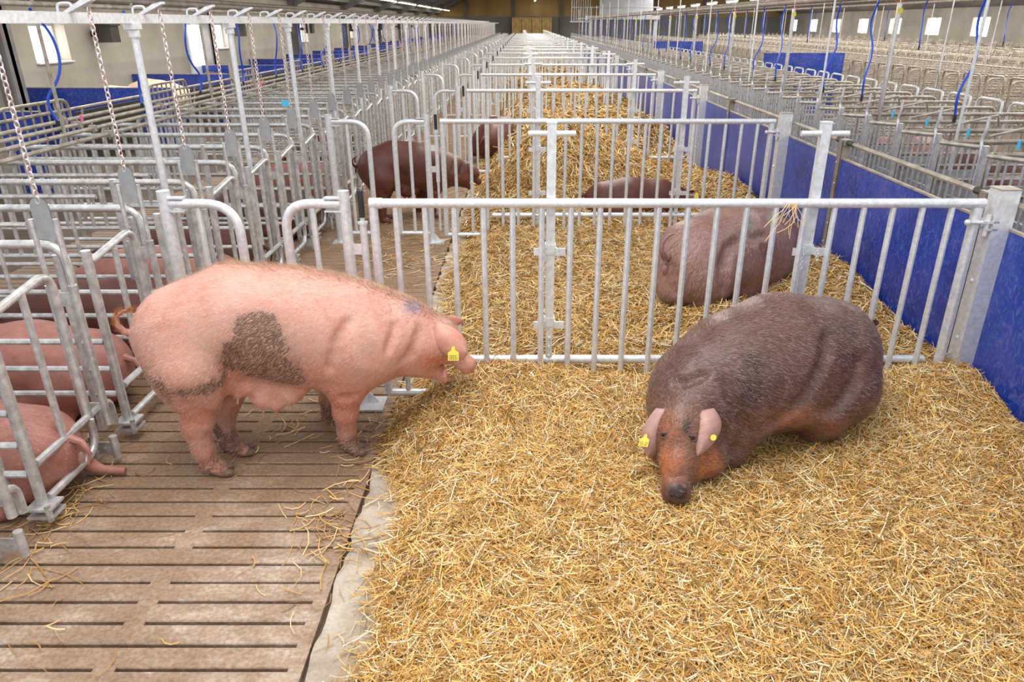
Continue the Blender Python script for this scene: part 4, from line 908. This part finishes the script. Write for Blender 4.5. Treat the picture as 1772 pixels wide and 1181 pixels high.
mk[:, 1] = .65*ell(760, 618, 3.2, .07, .3, .06)+.35*ell(735, 620, 3.2, .07, .3, .05)+.3*ell(600, 730, 3.1, .1, .2, .1)+.3*ell(360, 800, 2.95, .1, .15, .08)+.25*ell(440, 650, 2.9, .3, .3, .1)
mk[:, 1] += .55*np.clip((.70-V[:, 2])/.32, 0, 1)*(.6+.4*np.sin(V[:, 0]*9)*np.sin(V[:, 2]*13))-.05
mk[:, 2] = .9*bl(V, surf(V, 722, 526), (.055, .08, .035))
mk[:, 2] = np.clip(mk[:, 2]*1.5-.2, 0, .8)
ORG1 = np.array([-1.2, 3.15, 0])
def origin_shift(V, O): return V-O
s1 = thing('sow', 'pink muddy sow standing on the slats, head down at the straw', 'pig', tuple(ORG1))
me1 = body_mesh('body', V-ORG1, Q, mk, M['sow_pink']); link('body', me1, s1)
def flow1(P_): return np.tile(np.array([[-.8, 0, -.55]]), (len(P_), 1))
link('bristles', bristles(V-ORG1, Q, 60000, flow1, .018, [(.85, .52, .40), (.75, .42, .32), (.9, .66, .54), (.6, .28, .18)], 5, .0009), s1)['kind'] = 'stuff'
Vp1, Qp1 = V.copy(), Q.copy()
# ridge of darker hair along the back
def ridge(P_): return (np.exp(-((P_[:, 1]-3.22-(P_[:, 0]+1.2)*.11)/.06)**2)*(P_[:, 2] > .62)*np.clip((P_[:, 0]+1.9)*2, 0, 1)+.0001)
link('back_bristles', bristles(V-ORG1, Q, 5000, flow1, .035, [(.45, .22, .12), (.6, .35, .2), (.3, .14, .08)], 6, .0015, .5, dens=lambda c0: ridge(c0+ORG1)), s1)['kind'] = 'stuff'
def add_ear(par, O, base, tip, side, width, bulge, mat_, **k):
    me = ear_mesh(np.asarray(base)-O, np.asarray(tip)-O, side, width, bulge, mat_, **k); return link('ear', me, par)
b1 = surf(Vp1, 757, 572, -.01); tp1 = b1+(W(816, 602, 3.2)-W(757, 572, 3.2))+np.array([0, -.05, 0])
e1 = add_ear(s1, ORG1, b1, tp1, (W(765, 600, 3.2)-W(775, 545, 3.26)), .078, .035, M['sow_pink'], red=.22, curl=.02, nrm=(0, -1, .6), bow=.0, prof=lambda t: (.62+1.0*t-.75*t*t)*math.sqrt(max(0, 1-t**5)))
add_ear(s1, ORG1, W(764, 558, 3.40), W(803, 556, 3.42), (0, .35, -1), .042, .02, M['sow_pink'], red=.45, nrm=(0, -1, .2))
tm, fr = tag_mesh(b1*.4+tp1*.6+np.array([0, -.045, -.035])-ORG1, (1, 0, 0), (0, .35, 1), .052); o = link('ear_tag', tm, e1); digits('0806', fr, .052, e1)
link('eye', MB().ball(surf(Vp1, 782, 606, -.004)-ORG1, .012, 8).mesh('eye', M['eye']), s1)
link('tongue', MB().ball(W(770, 647, 3.25)-ORG1, .020, 10, 0, (.6, .9, 1.5)).mesh('tongue', M['tongue']), s1)
# tail
tl = [W(*q) for q in ((242, 572, 3.08), (228, 578, 3.06), (214, 574, 3.04), (203, 562, 3.03), (202, 548, 3.03), (210, 540, 3.03), (222, 536, 3.03))]
link('tail', MB().tube([x-ORG1 for x in tl], [.030, .022, .016, .012, .009, .007, .005], 10).mesh('tail', M['sow_pink']), s1)
r_ = np.random.default_rng(4); b_ = MB()
for i in range(1100):
    k = r_.integers(1, 6); t = r_.uniform(); q = tl[k]*(1-t)+tl[k+1]*t; dr = (tl[k+1]-tl[k]); dr /= np.linalg.norm(dr)
    e = q+dr*.036+r_.normal(0, .013, 3); s_ = np.array([.0009, 0, .0009]); b_.add([q-s_-ORG1, q+s_-ORG1, e-ORG1], [(0, 1, 2)])
me = b_.mesh('tail_hair', M['hair'], False); ca = me.color_attributes.new('Col', 'FLOAT_COLOR', 'POINT'); ca.data.foreach_set('color', np.tile([.55, .22, .07, 1], len(me.vertices)).astype(np.float32)); o = link('tail_hair', me, s1); o['kind'] = 'stuff'
for A_ in ('toe', 'toe2', 'htoe'):
    for s_ in (-1, 1):
        q = p[A_]+np.array([-.01*s_+.012, .026*s_, 0]); q[2] = .022
        link('hoof', MB().ball(q-ORG1, .031, 10, 0, (1.25, .8, .72)).mesh('hoof', M['hoof']), s1)

# --- sow 2: grey-brown, lying in the straw, facing the camera
p = {n: W(*v) for n, v in dict(rump=(1418, 612, 3.28), mid=(1345, 618, 3.20), rib=(1275, 650, 3.10), sho=(1218, 688, 2.98), neck=(1196, 712, 2.88), skull=(1188, 732, 2.80), brow=(1182, 750, 2.73), muz=(1174, 800, 2.62), sn=(1170, 838, 2.54), snt=(1170, 850, 2.515),
     jow=(1222, 790, 2.72), jow2=(1150, 780, 2.76), chin=(1180, 835, 2.60), th=(1448, 668, 3.15), kn=(1425, 722, 3.02), sh=(1405, 742, 3.02), ft=(1432, 752, 3.05),
     fs=(1285, 720, 2.92), fe=(1262, 778, 2.85), ff=(1235, 800, 2.80)).items()}
pr = [c_(p['rump'], p['mid'], .285, .295, .08), c_(p['mid'], p['rib'], .295, .292, .08), c_(p['rib'], p['sho'], .29, .255, .08), c_(p['sho'], p['neck'], .25, .18, .08), c_(p['neck'], p['skull'], .175, .135, .06),
      c_(p['skull'], p['brow'], .135, .118, .05), c_(p['brow'], p['muz'], .108, .080, .04), c_(p['muz'], p['sn'], .074, .058, .03), c_(p['sn'], p['snt'], .058, .064, .008), c_(p['jow'], p['brow'], .095, .10, .04), c_(p['jow2'], p['brow'], .07, .10, .04),
      c_(p['jow'], p['chin'], .07, .04, .04), c_(p['rump']+[.0, -.06, -.02], p['th'], .24, .20, .05), c_(p['th'], p['kn'], .165, .105, .045), c_(p['kn'], p['sh'], .095, .065, .04), c_(p['kn']+[.02, .05, -.05], p['ft'], .07, .05, .04),
      c_(p['fs'], p['fe'], .15, .08, .045), c_(p['fe'], p['ff'], .078, .055, .04), ('e', W(1350, 690, 3.08), (.30, .20, .13), None, .07)]
D2 = p['snt']-p['sn']; D2 /= np.linalg.norm(D2)
carve = []
for s_ in (-1, 1):
    q = p['snt']+D2*.062+np.array([.020*s_, 0, .006]); carve.append(c_(q, q-D2*.03, .0085, .006, .006))
carve.append(c_(W(1128, 835, 2.5), W(1215, 842, 2.5), .003, .003, .008))
V0, _ = nets(pr, .018)
carve += crease(V0, dense([(1322, 748), (1360, 728), (1395, 696), (1420, 655), (1438, 612), (1436, 575)]), .014, .05)+crease(V0, dense([(1255, 650), (1275, 690), (1292, 730), (1296, 765)]), .010, .045)+crease(V0, dense([(1225, 640), (1190, 655), (1160, 660)]), .007, .04)+crease(V0, dense([(1238, 700), (1250, 740), (1262, 785)]), .008, .04)+crease(V0, dense([(1490, 620), (1480, 670), (1455, 705), (1425, 715)]), .009, .045)+crease(V0, dense([(1148, 815), (1160, 822), (1180, 822), (1192, 815)]), .004, .02)
V, Q = nets(pr, .0105, carve); V = relax(V, Q, 1); mk = np.zeros((len(V), 3))
mk[:, 0] = .30*ell(1300, 640, 2.9, .14, .3, .14)+.25*ell(1400, 560, 3.2, .3, .4, .12)+.2*ell(1190, 722, 2.68, .05, .1, .04)+.35*ell(1170, 852, 2.47, .05, .06, .04)+.3*ell(1450, 700, 3.0, .07, .3, .05)+.3*ell(1255, 720, 2.75, .08, .1, .1)+.12
mk[:, 0] += .28*bl(V, surf(V, 1170, 860), (.06, .05, .04))+.35*bl(V, surf(V, 1190, 735), (.03, .06, .05))+.25*bl(V, surf(V, 1300, 680), (.08, .2, .10))+.2*bl(V, surf(V, 1470, 560), (.15, .2, .12))
mk[:, 1] = .5*bl(V, surf(V, 1150, 730), (.05, .07, .05))+.8*bl(V, surf(V, 1143, 800), (.045, .08, .08))+.8*bl(V, surf(V, 1225, 810), (.07, .09, .08))+.5*bl(V, surf(V, 1175, 790), (.05, .07, .07))+.75*ell(1360, 715, 2.92, .16, .18, .055)+.75*ell(1222, 800, 2.66, .06, .12, .07)+.6*ell(1150, 800, 2.66, .05, .1, .07)+.30*ell(1185, 740, 2.68, .10, .12, .10)+.35*ell(1430, 735, 2.95, .12, .15, .06)
ORG2 = np.array([1.2, 3.0, .12])
s2 = thing('sow', 'grey-brown sow lying on the nearest straw facing the camera', 'pig', tuple(ORG2))
link('body', body_mesh('body', V-ORG2, Q, mk, M['sow_brown']), s2)
ax2 = p['rump']-p['sho']; ax2 /= np.linalg.norm(ax2)
def flow2(P_): 
    f = np.tile(ax2*.8, (len(P_), 1)); f[:, 2] -= .3; c0 = P_+ORG2; f[:, 1] -= .5*np.sign(3.2+(c0[:, 0]-1.2)*.4-c0[:, 1]); h = bl(c0, p['brow'], (.2, .2, .2)); f[:, 0] *= 1-h; f[:, 1] += h; return f
link('bristles', bristles(V-ORG2, Q, 80000, flow2, .024, [(.30, .17, .13), (.22, .11, .07), (.46, .33, .28), (.06, .028, .02), (.16, .08, .055), (.09, .04, .03)], 8, .0010, dens=lambda c0: np.clip(1.05-1.2*bl(c0+ORG2, p['snt'], (.09, .09, .09)), .02, 1)), s2)['kind'] = 'stuff'
def profL(t): return (.55+1.15*t-.75*t*t)*max(0, 1-t**3.2)**.62
b2_ = surf(V, 1214, 705, -.01); t2_ = surf(V, 1222, 792, .045)+np.array([.0, 0, -.0]); t2_ = t2_+np.array([-.022, 0, -.005]); b2_ = b2_+np.array([.022, 0, 0]); e2 = add_ear(s2, ORG2, b2_, t2_, (1, .1, .22), .074, .034, M['sow_ear'], red=.10, curl=.035, nrm=(.2, -1, .6), prof=profL, bow=.024)
b3_ = surf(V, 1146, 706, -.01); t3_ = surf(V, 1126, 792, .05)+np.array([-.025, 0, -.01]); b3_ = b3_+np.array([-.01, 0, 0]); e3 = add_ear(s2, ORG2, b3_, t3_, (.9, -.45, .15), .058, .03, M['sow_ear'], red=.10, curl=.04, nrm=(-.5, -1, .6), prof=profL, bow=-.016)
vw = np.array([0, -.8, .6])
q = b2_*.38+t2_*.62+np.array([.045, 0, 0])+vw*.034; tm, fr = tag_mesh(q-ORG2, (1, .1, .1), (0, .5, .9), .026, square=False); link('ear_button', tm, e2)
tm, fr = tag_mesh(b3_*.35+t3_*.65+np.array([-.045, -.01, .0])+vw*.02-ORG2, (.9, -.4, .1), (.25, .35, .9), .042); link('ear_tag', tm, e3); digits('5512', fr, .042, e3)
for px in (1160, 1181): link('nostril', MB().ball(surf(V, px, 859, -.0035)-ORG2, .0085, 8, 0, (1, .8, .7)).mesh('nostril', M['eye']), s2)
for px in (1144, 1203):
    c0 = surf(V, px, 755, -.005)-ORG2; link('eye', MB().ball(c0, .012, 10).mesh('eye', M['eye']), s2)
    for (dz, w2) in ((.013, .022), (-.012, .019)):
        link('eyelid', MB().tube([c0+[-w2, .004, dz*.3], c0+[-w2*.5, -.008, dz], c0+[w2*.5, -.008, dz], c0+[w2, .006, dz*.2]], [.003, .006, .006, .003], 8).mesh('eyelid', M['sow_brown']), s2)
tl = [W(*q) for q in ((1496, 570, 3.42), (1508, 566, 3.42), (1516, 558, 3.40), (1512, 552, 3.38))]
link('tail', MB().tube([x-ORG2 for x in tl], [.024, .020, .014, .008], 10).mesh('tail', M['sow_brown']), s2)

# --- sow 3: mauve-grey behind the front gate, rump towards the camera left
p = {n: W(*v) for n, v in dict(rump=(1205, 452, 4.85), mid=(1255, 436, 5.05), rib=(1300, 435, 5.25), sho=(1335, 440, 5.45), neck=(1355, 460, 5.6), head=(1362, 480, 5.75), th=(1180, 480, 4.78), kn=(1165, 500, 4.75), th2=(1225, 480, 4.72), hk=(1222, 520, 4.68), ft=(1222, 545, 4.66), fr=(1345, 490, 5.3), fe=(1350, 525, 5.3), ud=(1275, 492, 4.95)).items()}
pr = [c_(p['rump'], p['mid'], .30, .315, .08), c_(p['mid'], p['rib'], .315, .31, .08), c_(p['rib'], p['sho'], .31, .28, .08), c_(p['sho'], p['neck'], .27, .2, .08), c_(p['neck'], p['head'], .18, .1, .06), c_(p['rump'], p['th'], .25, .18, .06), c_(p['th'], p['kn'], .17, .11, .05),
      c_(p['rump']+[.05, 0, 0], p['th2'], .24, .19, .05), c_(p['th2'], p['hk'], .18, .09, .05), c_(p['hk'], p['ft'], .08, .05, .04), c_(p['fr'], p['fe'], .16, .09, .06), c_(p['ud'], p['ud']+[.15, .2, 0], .15, .12, .06)]
for i in range(4):
    q = p['ud']+np.array([-.02+.1*i, -.10+.05*i, -.12]); pr.append(c_(q+[0, 0, .06], q, .05, .04, .03)); pr.append(c_(q, q+[0, -.01, -.05], .011, .007, .01))
V0, _ = nets(pr, .02)
carve = crease(V0, dense([(1262, 512), (1256, 470), (1268, 430), (1290, 405)]), .018, .06)+crease(V0, dense([(1160, 455), (1160, 490), (1168, 520)]), .014, .05)+crease(V0, dense([(1325, 420), (1340, 450), (1335, 490)]), .014, .05)+crease(V0, dense([(1285, 395), (1310, 412), (1335, 405)]), .010, .05)
V, Q = nets(pr, .013, carve); V = relax(V, Q, 1); mk = np.zeros((len(V), 3))
mk[:, 0] = .30*ell(1230, 400, 4.9, .25, .4, .13)+.25*ell(1300, 420, 5.0, .2, .4, .1)+.35*ell(1360, 460, 5.5, .25, .5, .15)+.12
mk[:, 1] = .5*ell(1160, 480, 4.6, .07, .15, .12)+.55*ell(1270, 505, 4.8, .22, .3, .07)+.3*ell(1300, 470, 5.0, .2, .3, .08)
lx = ell(1288, 385, 5.0, .018, .3, .10)+ell(1320, 366, 5.3, .10, .3, .022); mk[:, 2] = np.clip(lx*1.4-.3, 0, .8)
ORG3 = np.array([1.4, 5.0, .1]); s3 = thing('sow', 'mauve-grey sow with green mark behind the front gate', 'pig', tuple(ORG3))
link('body', body_mesh('body', V-ORG3, Q, mk, M['sow_mauve']), s3)
link('bristles', bristles(V-ORG3, Q, 34000, lambda P_: np.tile([[-.5, -.3, -.7]], (len(P_), 1)), .036, [(.5, .33, .27), (.25, .12, .09), (.62, .48, .42)], 9, .0014), s3)['kind'] = 'stuff'
t0 = surf(V, 1150, 444); tl = [t0+np.array(q) for q in ((.02, .03, 0), (-.03, -.05, .02), (-.06, -.07, .07), (-.055, -.07, .13), (-.02, -.06, .17), (.02, -.05, .18))]
link('tail', MB().tube([x-ORG3 for x in tl], [.034, .024, .017, .012, .009, .006], 10).mesh('tail', M['sow_mauve']), s3)
link('vulva', MB().ball(surf(V, 1146, 470)-ORG3, .032, 10, 0, (.8, .7, 1.3)).mesh('vulva', M['sow_mauve']), s3)

# --- sow 4: dark red-brown, standing in the alley beyond the second gate (own copy of the standing pose)
def copy_standing(mat_, name_label, loc, sc, rz=0, redm=.0, ears=True):
    t = thing('sow', name_label, 'pig', loc, None, rz); t.scale = (sc, sc, sc)
    o = link('body', me1.copy(), t); o.data.materials[0] = mat_
    a = o.data.color_attributes['Mask']; n = len(o.data.vertices); buf = np.empty(n*4, np.float32); a.data.foreach_get('color', buf); buf = buf.reshape(-1, 4); buf[:, 2] = 0; buf[:, 0] *= .4; a.data.foreach_set('color', buf.ravel())
    for ch in [x for x in s1.children if x.name.startswith('ear') or x.name.startswith('tail')]:
        if 'hair' in ch.name or 'tag' in ch.name: continue
        c2 = link(ch.name.split('.')[0], ch.data.copy(), t); c2.data.materials[0] = mat_
    return t
s4 = copy_standing(M['sow_red'], 'dark red-brown sow standing in the alley beyond the second gate', (W(700, 380, 7.9)[0]+.05, 7.95, 0), .86, .12)
# --- lying template
pr = [c_((0, 0, .28), (.35, 0, .30), .26, .28, .08), c_((.35, 0, .30), (.75, 0, .29), .28, .27, .08), c_((.75, 0, .29), (.98, 0, .27), .25, .20, .08), c_((.98, 0, .27), (1.18, 0, .24), .17, .13, .06), c_((1.18, 0, .24), (1.38, 0, .14), .12, .065, .05), c_((1.38, 0, .14), (1.45, 0, .115), .062, .056, .02),
      c_((.02, -.12, .22), (.25, -.22, .13), .19, .12, .05), c_((.25, -.22, .13), (.05, -.27, .06), .09, .05, .04), c_((.02, .12, .22), (.25, .22, .13), .19, .12, .05), c_((.25, .22, .13), (.05, .27, .06), .09, .05, .04),
      c_((.78, -.14, .2), (.85, -.22, .09), .14, .07, .05), c_((.85, -.22, .09), (1.02, -.20, .05), .06, .045, .04), c_((.78, .14, .2), (.85, .22, .09), .14, .07, .05), ('e', (.4, 0, .16), (.45, .28, .15), None, .06)]
VL, QL = nets(pr, .013); VL = relax(VL, QL, 1); mk = np.zeros((len(VL), 3)); mk[:, 0] = .1+.25*np.clip(.2-VL[:, 2], 0, 1)*3; mk[:, 1] = .25*np.exp(-((VL[:, 2]-.1)/.12)**2)
def lying(mat_, label, loc, rz, sc=1.0, tagy=False, group=None):
    t = thing('sow', label, 'pig', loc, group, rz); t.scale = (sc, sc, sc)
    if mat_.name not in lying_cache:
        e_ = [ear_mesh((1.10, -.10, .36), (1.28, -.20, .36), (.3, .6, .6), .06, .02, mat_, red=.3, nrm=(0, 0, 1)), ear_mesh((1.10, .10, .36), (1.28, .20, .36), (.3, -.6, .6), .06, .02, mat_, red=.3, nrm=(0, 0, 1))]
        lying_cache[mat_.name] = (body_mesh('body', VL, QL, mk, mat_), e_, MB().tube([(-.24, 0, .36), (-.31, .01, .34), (-.35, .03, .28), (-.34, .05, .22)], [.026, .018, .012, .006], 8).mesh('tail', mat_))
    bd, e_, tl_ = lying_cache[mat_.name]
    link('body', bd, t); link('ear', e_[0], t); link('ear', e_[1], t); link('tail', tl_, t)
    if tagy:
        tm, fr = tag_mesh((1.20, -.20, .385), (1, 0, 0), (0, .5, .9), .06); link('ear_tag', tm, t)
    return t
lying_cache = {}
hh = float(bed(1.2, 8.0)[0])
s5 = lying(M['sow_red'], 'dark red-brown sow with yellow tag lying in the third pen', (.85, 7.75, .02), .02, .80, True)
lying(M['sow_red'], 'dark sow half hidden behind the straw heap in the alley', (-.55, 11.6, .05), 1.3, 1.0)
# sows in the left stalls (rump towards the alley)
sl_ = [(-2.24, 2.80, 'sow_rose', 'nearest rosy sow lying in a left stall, rump out'), (-2.42, 3.62, 'sow_rose', 'rosy sow lying in the left stall behind the pink sow'), (-2.35, 4.35, 'sow_red', 'dark sow lying in the fourth left stall'),
       (-2.30, 5.08, 'sow_rose', 'rosy sow lying in the fifth left stall'), (-2.4, 5.8, 'sow_red', 'dark sow lying in the sixth left stall'), (-2.3, 7.25, 'sow_brown', 'brown sow lying in the eighth left stall'), (-2.4, 8.7, 'sow_rose', 'rosy sow lying in the tenth left stall'), (-2.4, 10.9, 'sow_red', 'dark sow lying in the 13th left stall')]
for i, (x, y, m_, lab) in enumerate(sl_):
    t = lying(M[m_], lab, (x, y, 0), math.pi, .80 if i == 0 else .86)
# detail of the nearest one: hind foot and vulva
t = [o for o in bpy.data.objects if o.get('label', '').startswith('nearest rosy')][0]
link('bristles', bristles(VL, QL, 16000, lambda P_: np.tile([[-.8, 0, -.4]], (len(P_), 1)), .024, [(.62, .36, .28), (.35, .17, .12), (.7, .48, .4), (.2, .1, .07)], 31, .0012), t)['kind'] = 'stuff'
link('hind_leg', MB().tube(arc([(.05, -.10, .22), (-.16, -.14, .17), (-.22, -.15, .06), (-.40, -.16, .035)], .06, 4), [.085]+[.085-.0058*i for i in range(1, 11)]+[.022], 10).mesh('hind_leg', M['sow_rose']), t)
link('vulva', MB().ball((-.25, -.02, .22), .03, 8, 0, (1.1, .8, 1.4)).mesh('vulva', M['sow_ear']), t)
# right stalls: heads by the front; left wall pens: pale pigs
for i, (y, m_) in enumerate(((4.55, 'sow_rose'), (5.4, 'sow_red'), (6.1, 'sow_rose'), (6.9, 'sow_red'), (8.2, 'sow_red'), (9.6, 'sow_rose'))):
    lying(M[m_], f'sow in the right stall row behind the blue wall, {nth(i+1)} from the camera', (XR+1.72, y, .05), math.pi, 1.1)
for i, (x, y, rz, m_) in enumerate(((-7.6, 9.5, .1, 'sow_pale'), (-7.2, 13.6, .3, 'sow_pale'), (-7.4, 15.3, -.1, 'sow_pale'), (-7.0, 17.5, .2, 'sow_brown'))):
    t = copy_standing(M[m_], f'{"pale" if i < 3 else "dark"} sow in the pens by the left wall, {nth(i+1)} from the camera', (x, y, 0), 1.0, rz)
